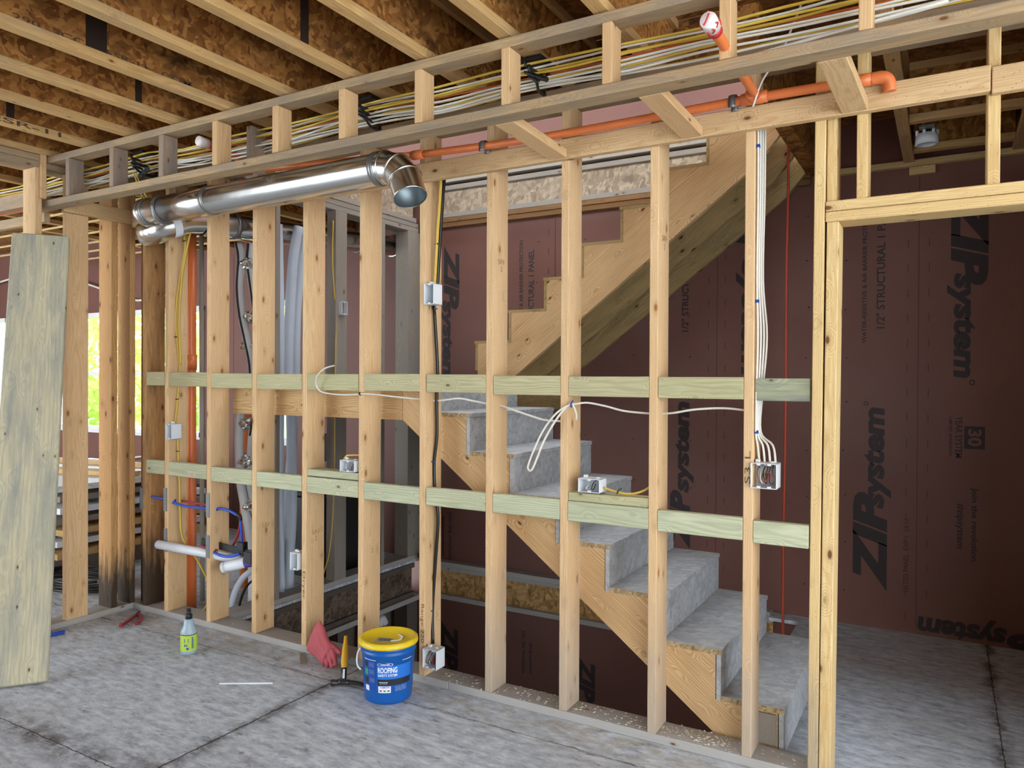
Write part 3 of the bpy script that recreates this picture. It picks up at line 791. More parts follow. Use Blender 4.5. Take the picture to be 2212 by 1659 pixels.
bm = bmesh.new(); text_bm(bm, '30', lambda s, v: Vector((x0+(x1-x0)*v, ZY-.0006, z1-(z1-z0)*s)), .03); bmesh.ops.recalc_face_normals(bm, faces=bm.faces[:]); finish('printed_text', bm, M['zip'], wall_back)
for bb1, bb2 in (((1.631, 1.672, .468, .915), (1.556, 1.603, .547, .816)), ((-1.404, -1.355, -.80, -.451), (-1.334, -1.295, -.778, -.541)), ((-2.115, -2.064, -.02, .420), (-2.185, -2.141, .05, .38))):
    wall_text('printed_text', 'Join the revolution.', bb1, 'cw', 'ink', .02)
    wall_text('printed_text', '#zipsystem', bb2, 'cw', 'ink', .02)
# panel joints and nailing guide dashes
for xs in (1.356, .136, -1.115, -2.34, -3.55, -4.77):
    bm = bmesh.new(); cube_bm(bm, .0045, .0016, 2.76, (xs, ZY+.0004, 1.41)); finish('panel_joint', bm, M['ink_soft'], wall_back)
    if xs > -2:
        for dx in (-.058, .055):
            bm = bmesh.new(); z = .1
            while z < 2.7:
                cube_bm(bm, .005, .0010, .05, (xs+dx, ZY+.0005, z)); z += .152
            tag(finish('printed_dashes', bm, M['ink_soft'], wall_back), kind='stuff')
wall_text('printed_text', 'LISTED PANEL  EXP 1  24/16', (1.285, 1.315, .25, .70), 'ccw', 'ink_soft', .02)
bm = bmesh.new()
rn = random.Random(5)
for xs in (.95, .72, .34, -.05, -.46, -.86, -1.27, -1.68):
    for k in range(9):
        add_lathe(bm, [(.0, 0), (.006, 0), (.006, .001), (0, .001)], 8, (xs+rn.uniform(-.01, .01), ZY, .2+.3*k+rn.uniform(-.02, .02)), (0, -1, 0))
tag(finish('nail_heads', bm, M['ink_soft'], wall_back), kind='stuff')

# ================================================================== metal ducts
def oriented_ring(bm, c, ax, r, w, mi=0):
    add_lathe(bm, [(r, -w/2), (r+.004, -w/2), (r+.004, w/2), (r, w/2)], 32, c, ax, mi, False)
d = empty('metal_duct', (-1.7, -.25, 2.54), 'shiny galvanised duct slung below the ledger, ending in a down-turned elbow', 'duct')
A, Bp = Vector((-2.70, -.235, 2.535)), Vector((-.845, -.25, 2.545)); ax = (Bp-A).normalized(); rD = .0765
bm = bmesh.new()
add_lathe(bm, [(rD, 0), (rD, .30), (rD+.0025, .302), (rD+.0025, .62), (rD, .622), (rD, (Bp-A).length)], 40, A, ax, 0, False)
finish('straight_pipe', bm, M['duct'], d)
bm = bmesh.new()
add_lathe(bm, [(rD-.003, .0), (rD-.003, .003), (0, .003)], 40, A, ax, 0, False); finish('inner_wall', bm, M['duct_in'], d)
for s in (.012, .06, .19, .62):
    bm = bmesh.new(); oriented_ring(bm, A+ax*(s), ax, rD+.001, .028 if s > .1 else .02); finish('joint_band', bm, M['steel'] if s > .03 else M['duct'], d)
# wire hanger strap
tube('hanger_strap', [(-2.49, -.20, 2.80), (-2.50, -.165, 2.60), (-2.50, -.20, 2.46), (-2.50, -.30, 2.465), (-2.50, -.325, 2.55)], .006, M['steel'], d, 6, 5)
# gored elbow: four straight segments, turning toward the viewer's right and down
e0 = Bp; dirs = [ax, Vector((.93, -.06, -.28)).normalized(), Vector((.72, -.14, -.68)).normalized(), Vector((.42, -.18, -.89)).normalized()]
lens = [.03, .075, .075, .105]
p = e0
bm = bmesh.new(); rings = []
def ring_at(c, n, r, k=36):
    n = n.normalized(); u = n.cross(Vector((0, 1, .2))).normalized(); v = n.cross(u)
    return [bm.verts.new(c+u*r*math.cos(6.28318*i/k)+v*r*math.sin(6.28318*i/k)) for i in range(k)]
pts = [e0]
for dr, ln in zip(dirs, lens): pts.append(pts[-1]+dr*ln)
for i, pt in enumerate(pts):
    nn = dirs[0] if i == 0 else dirs[-1] if i == len(pts)-1 else (dirs[i-1]+dirs[i])
    rings.append(ring_at(pt, nn, rD+.002))
for a, b in zip(rings, rings[1:]):
    for k in range(36):
        f = bm.faces.new((a[k], a[(k+1) % 36], b[(k+1) % 36], b[k])); f.smooth = True
        for e in f.edges: e.smooth = True
for r_ in rings[1:-1]:
    for k in range(36):
        e = bm.edges.get((r_[k], r_[(k+1) % 36])); e.smooth = False
bmesh.ops.recalc_face_normals(bm, faces=bm.faces[:])
finish('elbow', bm, M['duct'], d)
for i in (1, 2, 3):
    nn = dirs[i-1]+dirs[i]; bm = bmesh.new(); oriented_ring(bm, pts[i], nn, rD+.002, .009); finish('elbow_bead', bm, M['duct'], d)
bm = bmesh.new(); oriented_ring(bm, pts[0]-ax*.01, ax, rD+.002, .03); finish('crimp_collar', bm, M['steel'], d)
bm = bmesh.new(); add_lathe(bm, [(rD-.002, 0), (rD-.004, -.09), (0, -.10)], 36, pts[-1], dirs[-1], 0, False); finish('inner_wall', bm, M['duct_in'], d)
bm = bmesh.new(); oriented_ring(bm, pts[-1], dirs[-1], rD, .006); finish('elbow_bead', bm, M['duct'], d)

d2 = empty('metal_duct', (-2.7, 1.2, 2.6), 'dull round duct behind the studs running back to the vent in the red wall', 'duct')
A2, B2 = Vector((-2.70, .16, 2.552)), Vector((-2.70, 2.10, 2.696)); a2 = (B2-A2).normalized(); r2 = .085
lathe('straight_pipe', [(r2, 0), (r2, (B2-A2).length)], M['duct'], d2, A2, a2, 36, False)
tube('elbow', [A2+a2*.03, (-2.70, .06, 2.535), (-2.712, -.02, 2.505), (-2.75, -.07, 2.475), (-2.82, -.09, 2.455), (-2.90, -.09, 2.45)], .078, M['duct'], d2, 24, 4)
for s in (.25, .9, 1.5):
    bm = bmesh.new(); oriented_ring(bm, A2+a2*s, a2, r2+.001, .03); finish('joint_band', bm, M['steel'], d2)
lathe('vent_flange', [(r2, 0), (r2+.012, .0), (r2+.012, .012)], M['duct'], d2, B2-a2*.0, a2, 36, False)
bm = bmesh.new(); add_lathe(bm, [(.0795, -.025), (.0795, .025)], 36, (-2.715, -.03, 2.501), (.25, .9, .35), 0, False); finish('paper_label', bm, M['lab_white'], d2)

# ================================================================== orange sprinkler pipe
op = empty('sprinkler_pipe', (.3, -.085, 2.62), 'orange plastic sprinkler pipe running along the stud wall above the ledger', 'pipe')
rp = .0175
tube('pipe', [(-.76, -.075, 2.645), (-.2, -.075, 2.625), (.3, -.075, 2.622), (.82, -.075, 2.628), (1.255, -.075, 2.622)], rp, M['orange'], op, 14)
tube('pipe', [(-4.3, -.34, 2.665), (-3.2, -.34, 2.655), (-2.2, -.30, 2.665), (-1.5, -.16, 2.672), (-.77, -.075, 2.646)], rp, M['orange'], op, 14)
lathe('coupling', [(.0225, -.035), (.0225, .035)], M['orange'], op, (-.76, -.075, 2.645), (1, 0, -.02), 18)
lathe('tee_fitting', [(.018, -.05), (.023, -.048), (.023, .048), (.018, .05)], M['orange'], op, (.855, -.075, 2.628), (1, 0, 0), 18)
lathe('tee_fitting', [(.023, .0), (.023, .052), (.018, .055)], M['orange'], op, (.855, -.075, 2.628), (-.03, -1, .03), 18)
lathe('coupling', [(.018, -.03), (.0225, -.028), (.0225, .028), (.018, .03)], M['orange'], op, (1.235, -.075, 2.622), (1, 0, 0), 18)
tube('elbow_fitting', [(1.262, -.075, 2.622), (1.30, -.075, 2.62), (1.318, -.07, 2.605), (1.322, -.065, 2.57)], .0225, M['orange'], op, 14)
for x in (-.375, .775, 1.19):
    c = tube('pipe_clip', [(x, -.098, 2.60), (x, -.098, 2.635), (x, -.085, 2.652), (x, -.06, 2.65), (x, -.05, 2.63), (x, -.048, 2.60)], .014, M['steel'], op, 4, 4, True, .12)
    boxes('clip_foot', [((x-.014, -.062, 2.614), (x+.030, -.050, 2.640))], M['steel'], op)
def drop(x, y0, y1, z, label, smear):
    t = empty('sprinkler_drop', (x, y0, z), label, 'pipe')
    tube('pipe', [(x, y0, z), (x, (y0+y1)/2, z+.004), (x, y1, z+.008)] if z < 2.7 else [(x, y0, 2.68), (x, y0-.005, 2.72), (x, y0-.03, z), (x, y1, z+.008)], rp, M['orange'], t, 14)
    a = Vector((0, -1, .02)).normalized(); c = Vector((x, y1, z+.008))
    lathe('red_glue_ring', [(.0235, -.02), (.0235, .012)], M['cap_red'], t, c, a, 20)
    lathe('cap', [(.026, 0), (.0265, .05), (.024, .056), (0, .057)], M['cap_white'], t, c+a*.012, a, 24)
    if smear:
        rnd = random.Random(3)
        bm = bmesh.new()
        for k in range(9):
            an = k*.7; q = c+a*(.016+.012*(k % 3))+Vector((math.cos(an), 0, math.sin(an)))*.0262
            add_tube(bm, [q, q+a*.012+Vector((-math.sin(an), 0, math.cos(an)))*.010, q+a*.024+Vector((-math.sin(an), 0, math.cos(an)))*.004], .0028, 5, 3)
        e = c+a*.070
        add_tube(bm, [e+Vector((-.012, 0, -.016)), e+Vector((-.002, 0, .0)), e+Vector((.004, 0, .017))], .003, 5, 3)
        finish('red_glue_smear', bm, M['cap_red'], t)
drop(.866, -.10, -.70, 2.630, 'white capped sprinkler stub smeared with red glue, poking out at upper right', True)
drop(-1.82, -.27, -.46, 2.744, 'white capped sprinkler stub with red ring, poking out at the left of the soffit', False)
riser = empty('riser_pipe', (-2.84, .20, 0), 'orange vertical riser pipe behind the left studs', 'pipe')
tube('pipe', [(-2.847, .20, 2.60), (-2.845, .20, 1.3), (-2.838, .20, -.02)], .031, M['orange'], riser, 16, 2)
lathe('coupling', [(.036, -.05), (.036, .05)], M['orange'], riser, (-2.845, .20, 1.64), (0, 0, 1), 18)

# ================================================================== cables in the soffit
rc = random.Random(11)
spec = [('yellow', .0052), ('white', .0048), ('yellow', .0052), ('orange', .005), ('yellow', .0052), ('yellow', .0048), ('white', .0048), ('yellow', .005), ('white', .0045), ('yellow', .0048), ('white', .0045), ('white', .0048), ('white', .0045)]
for i, (colr, r) in enumerate(spec):
    yy = -.36+.014*(i % 5)*1.6; zz = 2.826-.0066*i
    pts = []
    for k in range(25):
        x = -4.2+.29*k
        near = min(abs(x-h) for h in (-2.57, -.86, .03, 1.75))
        sag = .022*min(1, near/.35) if i > 5 else .012*min(1, near/.5)
        pts.append((x, yy+rc.uniform(-.012, .012), zz-sag+rc.uniform(-.010, .008)+(.0 if x < 1.3 else -.02*(x-1.3))))
    nm = {'yellow': 'yellow electrical cable strung along inside the soffit frame', 'white': 'white electrical cable strung along inside the soffit frame', 'orange': 'thin orange cable among those strung along inside the soffit frame'}[colr]
    tube('electrical_cable', pts, r, M[colr+'_cable'], None, 6, 3, True, 1.5 if colr != 'orange' else 1, label=nm, cat='cable', group=colr+' cables in the soffit')
for k, (x, nm) in enumerate(((-2.57, 'black cable hanger with loose wire ends at the left end of the soffit'), (-.86, 'black cable hanger above the duct elbow'), (.03, 'black cable hanger bunching the cables at centre top'))):
    h = empty('cable_hanger', (x, -.30, 2.80), nm, 'cable hanger')
    boxes('bracket', [((x-.05, -.37, 2.842), (x+.05, -.22, 2.856)), ((x+.035, -.30, 2.78), (x+.05, -.27, 2.842))], M['black_hanger'], h, .003)
    bm = bmesh.new()
    for q in range(4):
        z = 2.83-.024*q
        add_tube(bm, [(x-.005+.02*(q % 2), -.40, z-.004), (x+.015*q, -.40, z-.026), (x+.02, -.33, z-.036), (x+.01, -.26, z-.028), (x, -.25, z)], .006, 6, 4, True, 1.6)
    finish('fingers', bm, M['black_hanger'], h)
    if k == 2: tube('loose_tail', [(x, -.38, 2.78), (x+.06, -.40, 2.745), (x+.10, -.41, 2.725)], .010, M['black_hanger'], h, 6)
    if k == 0:
        for q in range(3): tube('loose_tail', [(x+.02, -.36, 2.70), (x+.05+.03*q, -.38, 2.705+.012*q), (x+.09+.03*q, -.41, 2.69+.014*q)], .012, M['black_hanger'], h, 8)
tube('loose_cable', [(1.9, -.25, 2.74), (1.3, -.2, 2.70), (.95, -.25, 2.655), (.86, -.42, 2.645), (.95, -.40, 2.66), (1.5, -.38, 2.71)], .006, M['white_cable'], segs=6, label='loose white cable drooping behind the right soffit spacers', cat='cable')
tube('loose_cable', [(1.4, -.30, 2.70), (1.0, -.33, 2.652), (.88, -.30, 2.648), (.84, -.22, 2.66)], .008, M['black_cable'], segs=6, label='loose black cable drooping behind the right soffit spacers', cat='cable')
tube('loose_cable', [(1.06, -.3, 2.84), (.98, -.2, 2.74), (.90, -.15, 2.66), (.86, -.12, 2.58)], .004, M['white_cable'], segs=6, label='thin white cable crossing down behind the sprinkler tee', cat='cable')
tube('loose_cable', [(-2.62, -.36, 2.74), (-2.63, -.30, 2.62), (-2.66, -.26, 2.60), (-2.72, -.24, 2.55), (-2.74, -.1, 2.50)], .004, M['yellow_cable'], segs=6, label='yellow cable looping down at the left end of the duct', cat='cable')
tube('loose_cable', [(-2.60, -.36, 2.735), (-2.59, -.30, 2.61), (-2.62, -.25, 2.63), (-2.68, -.2, 2.60)], .004, M['yellow_cable'], segs=6, label='short yellow cable end beside the one at the duct left end', cat='cable')

# ================================================================== cables and boxes on the studs
def staples(par, pts, mat='ink', w=.012):
    for p in pts: boxes('staple', [((p[0]-w, p[1]-.006, p[2]-.003), (p[0]+w, p[1]+.002, p[2]+.003))], M[mat], par)
def outlet_box(loc, w, h, dp, label, face='-y', wires='copper', clip=True):
    """open plastic electrical box, opening toward face; loc = centre of its opening"""
    t = empty('electrical_box', loc, label, 'electrical box')
    X, Y, Z = loc
    def m(a, b, c):                       # local: a across, b depth inward, c up
        return {'-y': (X+a, Y+b, Z+c), '+x': (X-b, Y+a, Z+c)}[face]
    def bx(bm, a0, a1, b0, b1, c0, c1):
        p, q = Vector(m(a0, b0, c0)), Vector(m(a1, b1, c1))
        lo = [min(p[i], q[i]) for i in range(3)]; hi = [max(p[i], q[i]) for i in range(3)]
        cube_bm(bm, hi[0]-lo[0], hi[1]-lo[1], hi[2]-lo[2], [(hi[i]+lo[i])/2 for i in range(3)], .0012)
    k = .0035
    bm = bmesh.new()
    bx(bm, -w/2, -w/2+k, 0, dp, -h/2, h/2); bx(bm, w/2-k, w/2, 0, dp, -h/2, h/2)
    bx(bm, -w/2, w/2, 0, dp, h/2-k, h/2); bx(bm, -w/2, w/2, 0, dp, -h/2, -h/2+k); bx(bm, -w/2, w/2, dp-k, dp, -h/2, h/2)
    for c in (h/2-.010, -h/2+.002):
        for a in ([0] if w < h*.8 or w > h*1.3 else [-.02, .02]): bx(bm, a-.007, a+.007, .002, .012, c, c+.008)
    finish('shell', bm, M['white'], t)
    if clip:
        bm = bmesh.new(); bx(bm, -w/2+.012, -w/2+.03, dp*.4, dp*.4+.012, h/2, h/2+.012); bx(bm, w/2-.03, w/2-.014, dp*.4, dp*.5, h/2, h/2+.006); finish('clamp_tab', bm, M['white'], t)
    if wires:
        n = 6 if wires == 'copper' else 2; rr = random.Random(int(abs(X*1000)))
        for q in range(n):
            a = (-.5+(q+.5)/n)*w*.62
            tube('wire', [m(a, dp*.85, h*.36), m(a+rr.uniform(-.006, .006), dp*.35, h*.1+rr.uniform(-.01, .01)), m(a+rr.uniform(-.01, .01), dp*.2, -h*.25), m(a*.7+rr.uniform(-.008, .008), dp*.55, -h*.30), m(a*.5, dp*.7, h*.05)],
                 .0022, M[('copper', 'white_cable', 'black_cable', 'copper', 'red', 'copper')[q % 6]] if wires == 'copper' else M[('white_cable', 'black_cable')[q]], t, 6, 4)
    return t
outlet_box((-.728, -.026, 1.963), .060, .104, .075, 'white electrical box high on the black cable stud', wires=None)
outlet_box((-.712, -.030, .142), .085, .098, .075, 'white electrical box stuffed with wires at the foot of the black cable stud')
outlet_box((.888, -.018, 1.166), .100, .100, .080, 'two-gang white box full of wires on the stud left of the king stud')
outlet_box((.140, -.012, 1.0705), .104, .062, .080, 'white box lying sideways on the flat green block, yellow cable at its right', wires='two')
outlet_box((-1.276, -.012, 1.0685), .104, .062, .075, 'white box lying sideways on the flat green block above the bucket', wires='two')
outlet_box((-1.672, -.012, .506), .060, .098, .070, 'white box on the left side of the stud above the red glove', wires=None)
outlet_box((-2.770, -.022, 1.196), .060, .098, .075, 'white box beside the orange riser pipe on its left stud', wires=None)
outlet_box((-2.366, 1.150, 2.06), .060, .098, .070, 'white box on the grey stud left of the stairwell', '+x', wires=None, clip=False)

bc = empty('black_cable', (-.74, .07, .2), 'thick black cable down the side of the stud, between the two white boxes', 'cable')
tube('jacket', [(-.712, .09, 2.62), (-.718, .075, 2.45), (-.736, .07, 2.15), (-.748, .07, 1.98), (-.752, .05, 1.90)], .0095, M['black_cable'], bc, 8)
tube('jacket', [(-.750, .05, 1.91), (-.738, .065, 1.60), (-.744, .068, 1.43), (-.742, .068, 1.25), (-.757, .066, 1.11), (-.751, .066, .97), (-.733, .068, .83), (-.746, .07, .64), (-.766, .07, .36), (-.748, .05, .19)], .0085, M['black_cable'], bc, 8)
for z, x in ((1.895, -.749), (1.115, -.757), (.352, -.767)):
    tube('blue_staple', [(x-.014, .058, z), (x, .052, z+.003), (x+.014, .058, z)], .0035, M['lab_navy'], bc, 6)
yc = empty('yellow_cable', (-.73, .04, 2.0), 'yellow cable running down to the high white box beside the black cable', 'cable')
tube('jacket', [(-.714, .06, 2.60), (-.712, .045, 2.44), (-.722, .04, 2.28), (-.738, .04, 2.02)], .006, M['yellow_cable'], yc, 6, 5, True, 1.6)
staples(yc, [(-.722, .038, 2.22)])
yc = empty('yellow_cable', (-2.77, .05, 1.2), 'pair of yellow cables bowing down the stud left of the orange riser pipe', 'cable')
tube('jacket', [(-2.76, .06, 2.56), (-2.72, .055, 2.44), (-2.705, .05, 2.37), (-2.735, .05, 2.25), (-2.785, .05, 2.06), (-2.80, .05, 1.89), (-2.775, .05, 1.71), (-2.755, .05, 1.59), (-2.772, .05, 1.44), (-2.79, .04, 1.24)], .0048, M['yellow_cable'], yc, 6, 5, True, 1.5)
tube('jacket', [(-2.65, .06, 2.52), (-2.69, .055, 2.38), (-2.735, .05, 2.20), (-2.755, .05, 2.04), (-2.765, .05, 1.88), (-2.755, .05, 1.72), (-2.75, .05, 1.62)], .0048, M['yellow_cable'], yc, 6, 5, True, 1.5)
staples(yc, [(-2.71, .045, 2.41), (-2.79, .045, 1.80), (-2.76, .045, 1.50), (-2.775, .045, 1.40)])
yc = empty('yellow_cable', (-2.75, .05, .3), 'yellow cable dropping below the white box and curving past the orange riser pipe', 'cable')
tube('jacket', [(-2.775, .05, 1.16), (-2.77, .05, 1.03), (-2.755, .05, .81), (-2.75, .05, .66), (-2.735, .06, .50), (-2.64, .10, .36), (-2.56, .12, .22), (-2.57, .13, .12), (-2.61, .12, .045)], .0048, M['yellow_cable'], yc, 6, 5, True, 1.5)
staples(yc, [(-2.77, .045, 1.065)])
wc = empty('white_cable', (-1.1, .0, 1.45), 'white cable threaded through the studs with a curled free end at left', 'cable')
tube('jacket', [(-1.339, -.045, 1.608), (-1.40, -.052, 1.592), (-1.455, -.05, 1.555), (-1.485, -.03, 1.507), (-1.468, -.015, 1.470), (-1.40, -.01, 1.456), (-1.275, -.012, 1.452), (-1.136, -.012, 1.459), (-.96, .02, 1.445), (-.80, .065, 1.43), (-.72, .07, 1.430), (-.611, .07, 1.442), (-.53, .07, 1.432), (-.40, .07, 1.413), (-.36, .07, 1.410), (-.188, .07, 1.364), (-.12, .07, 1.349), (-.02, .07, 1.346)], .0042, M['white_cable'], wc, 6, 5, True, 1.3)
tube('dark_staple', [(-1.18, -.012, 1.452), (-1.183, -.022, 1.458), (-1.186, -.012, 1.466)], .004, M['ink'], wc, 6)
wc = empty('white_cable', (.3, .0, 1.4), 'white cable hanging in a long loop and running on to the right through the studs', 'cable')
tube('jacket', [(.056, -.014, 1.431), (.01, -.03, 1.405), (-.035, -.04, 1.36), (-.088, -.045, 1.28), (-.145, -.045, 1.155), (-.143, -.045, 1.125), (-.128, -.045, 1.128), (-.107, -.045, 1.17), (-.065, -.04, 1.27), (-.005, -.03, 1.37), (.045, -.016, 1.428), (.07, -.01, 1.43), (.121, .01, 1.437), (.20, .03, 1.423), (.276, .045, 1.404), (.36, .06, 1.396), (.43, .07, 1.394), (.50, .065, 1.400), (.594, .06, 1.417), (.71, .06, 1.425), (.80, .06, 1.418), (.84, .06, 1.41)], .0046, M['white_cable'], wc, 6, 5, True, 1.3)
tube('jacket', [(.056, -.012, 1.432), (.07, -.012, 1.41), (.075, -.004, 1.38), (.068, .01, 1.36)], .0042, M['white_cable'], wc, 6, 4)
tube('blue_staple', [(.052, -.010, 1.417), (.056, -.022, 1.43), (.060, -.010, 1.445)], .004, M['lab_navy'], wc, 6)
wb = empty('white_cable_bundle', (.86, .03, 1.2), 'bundle of flat white cables down the stud into the two-gang box', 'cables')
for q in range(4):
    o = .008*q
    tube('cable', [(.850+o*.6, .02+.022*q, 2.62), (.852+o*.5, .018+.022*q, 2.30), (.850+o*.4, .018+.022*q, 1.95), (.855+o*.9, .018+.022*q, 1.72), (.851+o*.5, .018+.02*q, 1.50), (.850+o*.3, .018+.018*q, 1.335), (.855+o*2.2, .03+.01*q, 1.28), (.862+.021*q, .035, 1.20)], .0046, M['white_cable'], wb, 6, 5, True, 1.5)
for z in (2.47, 1.855, 1.335): boxes('staple', [((.846, .012, z-.006), (.858, .03, z+.006))], M['lab_navy'], wb)
yc = empty('yellow_cable', (.3, .03, 1.05), 'short yellow cable from the sideways box to the stud right of the loop', 'cable')
tube('jacket', [(.192, .03, 1.062), (.24, .03, 1.050), (.30, .035, 1.042), (.345, .04, 1.048), (.385, .05, 1.066), (.412, .06, 1.09)], .005, M['yellow_cable'], yc, 6, 5, True, 1.6)
tube('dark_staple', [(.262, .018, 1.040), (.268, .02, 1.056), (.278, .03, 1.064)], .0035, M['ink'], yc, 6)
tube('yellow_cable', [(-1.332, .02, 1.09), (-1.31, .02, 1.118), (-1.27, .02, 1.125), (-1.212, .03, 1.127)], .0045, M['yellow_cable'], segs=6, label='short yellow cable curving from the sideways box into the bucket stud', cat='cable')
tube('hanging_cord', [(.695, 1.55, 3.10), (.689, 1.60, 2.64), (.680, 1.62, 2.15), (.684, 1.60, 1.328), (.676, 1.60, .505), (.680, 1.60, -.3)], .008, M['rope'], segs=8, label='thin red cord hanging straight down behind the king stud', cat='cord')

# pencil and marker scribbles on stud edges
def stamp(txt, x, w, z0, z1, y=-.0012, par=None, mat='ink_wood', turn=1):
    bm = bmesh.new(); text_bm(bm, txt, (lambda s, v: Vector((x+w*v if turn < 0 else x+w*(1-v), y, (z0+(z1-z0)*s) if turn > 0 else (z1-(z1-z0)*s)))), -.01)
    bmesh.ops.recalc_face_normals(bm, faces=bm.faces[:]); return finish('handwriting', bm, M[mat], par)
mains = [o for o in COL.objects if o.name.startswith('wall_stud') and 'stud' in o.get('label', '')]
def stud_at(x): return min((o for o in mains if abs(o.location.y-.07) < .001), key=lambda o: abs(o.location.x-x))
stamp('Dryer', -1.618, .026, .30, .455, par=stud_at(-1.61), turn=-1)
stamp('Range 220', -.792, .026, .205, .40, par=stud_at(-.78), turn=-1)
stamp('S3 L', .812, .022, 1.13, 1.26, par=stud_at(.825), turn=1)
def side_stamp(txt, x, y0, y1, z0, z1, par):
    bm = bmesh.new(); text_bm(bm, txt, lambda s, v: Vector((x, y0+(y1-y0)*s, z0+(z1-z0)*v)), .01)
    bmesh.ops.recalc_face_normals(bm, faces=bm.faces[:]); finish('grade_stamp', bm, M['ink_stamp'], par)
for x, z in ((-.405, 2.06), (.412, 2.10), (-2.029, .62), (-1.624, .62), (-1.209, .60)):
    side_stamp('S-P-F\n   2', x+.0395, .045, .10, z, z+.06, stud_at(x+.019))

# grey steel nail plates protecting the pipes
for x, z0, z1, nm in ((-3.098, .67, .81, 'on the corner stud'), (-2.849, .68, .83, 'upper, on the stud left of the orange riser pipe'), (-2.846, .42, .57, 'lower, on the stud left of the orange riser pipe'),
                   (-2.437, .68, .83, 'upper, on the stud right of the orange riser pipe'), (-2.437, .43, .57, 'lower, on the stud right of the orange riser pipe')):
    box('nail_plate', (x+.004, -.0035, z0), (x+.036, -.0005, z1), M['nailplate'], label='grey steel nail plate, ' + nm, cat='nail plate')

# ================================================================== plumbing between the left studs
tube('blue_water_tube', [(-3.02, .035, .752), (-2.93, .04, .748), (-2.80, .05, .745)], .0085, M['blue'], segs=10, label='short blue water tube stub in the first bay left of the riser pipe', cat='tube')
tube('blue_water_tube', [(-2.792, .03, .735), (-2.70, .035, .722), (-2.60, .05, .718), (-2.42, .06, .722)], .0085, M['blue'], segs=10, label='blue water tube crossing in front of the orange riser pipe', cat='tube')
tube('red_water_tube', [(-2.765, .07, .742), (-2.65, .075, .738), (-2.42, .075, .735)], .008, M['red'], segs=10, label='red water tube crossing in front of the orange riser pipe', cat='tube')
bt = empty('blue_water_tube', (-2.3, .06, .6), 'blue water tube bending down to the black bracket, right of the riser pipe', 'tube')
tube('tube', [(-2.405, .05, .718), (-2.36, .045, .733), (-2.28, .05, .725), (-2.215, .06, .70)], .0085, M['blue'], bt, 10)
tube('tube', [(-2.205, .065, .70), (-2.20, .07, .60), (-2.205, .085, .49)], .0085, M['blue'], bt, 10)
tube('elbow_fitting', [(-2.225, .06, .705), (-2.205, .062, .70), (-2.203, .065, .672)], .0115, M['black'], bt, 10)
tube('red_water_tube', [(-2.24, .10, .665), (-2.27, .105, .58), (-2.32, .11, .50)], .008, M['red'], segs=10, label='short red water tube slanting down behind the blue bend', cat='tube')
dp = empty('drain_pipe', (-2.5, .06, .43), 'white drain pipe sloping through the left studs', 'pipe')
tube('pipe', [(-2.86, -.035, .470), (-2.5, .03, .447), (-2.09, .09, .420)], .028, M['pvc'], dp, 18, 1)
lathe('purple_primer_ring', [(.0285, 0), (.0287, .006)], M['primer'], dp, (-2.86, -.035, .470), (1, .16, -.065), 18, False)
dp = empty('drain_pipe', (-2.2, .0, .42), 'short white pipe stub stained with purple primer, open end toward the room', 'pipe')
tube('pipe', [(-2.255, -.015, .395), (-2.13, .05, .430), (-2.06, .085, .45)], .032, M['pvc'], dp, 18, 2)
lathe('purple_primer_ring', [(.0326, -.025), (.0326, .025)], M['primer'], dp, (-2.115, .057, .434), (.87, .45, .24), 18, False)
lathe('cap', [(.0, -.001), (.030, 0), (.034, .004), (.034, .02)], M['white'], dp, (-2.262, -.019, .393), (.87, .45, .24), 18)
bk = empty('tube_bracket', (-2.3, .09, .48), 'black plastic bracket strip holding the water tubes between two studs', 'bracket')
board('strip', (-2.55, .055, .508), (-2.04, .085, .468), .005, .045, (0, 1, 0), M['black'], parent=bk)
boxes('clamp', [((-2.235, .06, .485), (-2.175, .10, .54))], M['black'], bk, .004)
boxes('clamp', [((-2.10, .0, .44), (-2.035, .09, .51))], M['black'], bk, .004)
tube('blue_water_tube', [(-2.42, .03, .468), (-2.33, .022, .452), (-2.25, .03, .455), (-2.19, .05, .475)], .0085, M['blue'], segs=10, label='blue water tube lying along the black bracket', cat='tube')
tube('red_water_tube', [(-2.53, .03, .488), (-2.46, .03, .480), (-2.38, .04, .474)], .008, M['red'], segs=10, label='red water tube end lying on the black bracket', cat='tube')
tube('vent_conduit', [(-2.93, .34, 2.8), (-2.933, .35, 1.2), (-2.925, .35, -.02)], .016, M['conduit'], segs=10, n=1, label='thin grey conduit standing right of the orange riser pipe', cat='conduit')

# ================================================================== sleeves, hoses and gear behind the studs
ins = empty('insulated_pipe', (-2.7, .5, 0), 'pair of white insulated pipes with dark stripe and foil tape, hanging behind the studs', 'pipes')
for k, (pts, rr) in enumerate(([[(-2.745, .5, 2.47), (-2.72, .5, 2.36), (-2.735, .5, 2.17), (-2.71, .5, 1.98), (-2.66, .5, 1.81), (-2.63, .52, 1.62), (-2.64, .52, 1.46), (-2.72, .5, 1.30), (-2.735, .5, 1.14), (-2.73, .5, .98), (-2.72, .5, .82), (-2.68, .5, .66), (-2.63, .5, .46), (-2.60, .5, .2), (-2.60, .5, -.0)], .030],
                               [[(-2.69, .56, 2.47), (-2.69, .55, 2.34), (-2.66, .55, 2.17), (-2.62, .56, 1.91), (-2.60, .56, 1.70), (-2.58, .56, 1.5), (-2.62, .55, 1.30), (-2.66, .55, 1.14), (-2.68, .55, .95), (-2.68, .55, .78), (-2.63, .55, .63), (-2.58, .55, .47), (-2.56, .55, .2), (-2.55, .55, 0)], .030])):
    tube('sleeve', pts, rr, M['insul'], ins, 12)
    tube('dark_stripe', [(p[0]+.006, p[1]-rr*.93, p[2]) for p in pts[:8]], .008, M['insul_dark'], ins, 6)
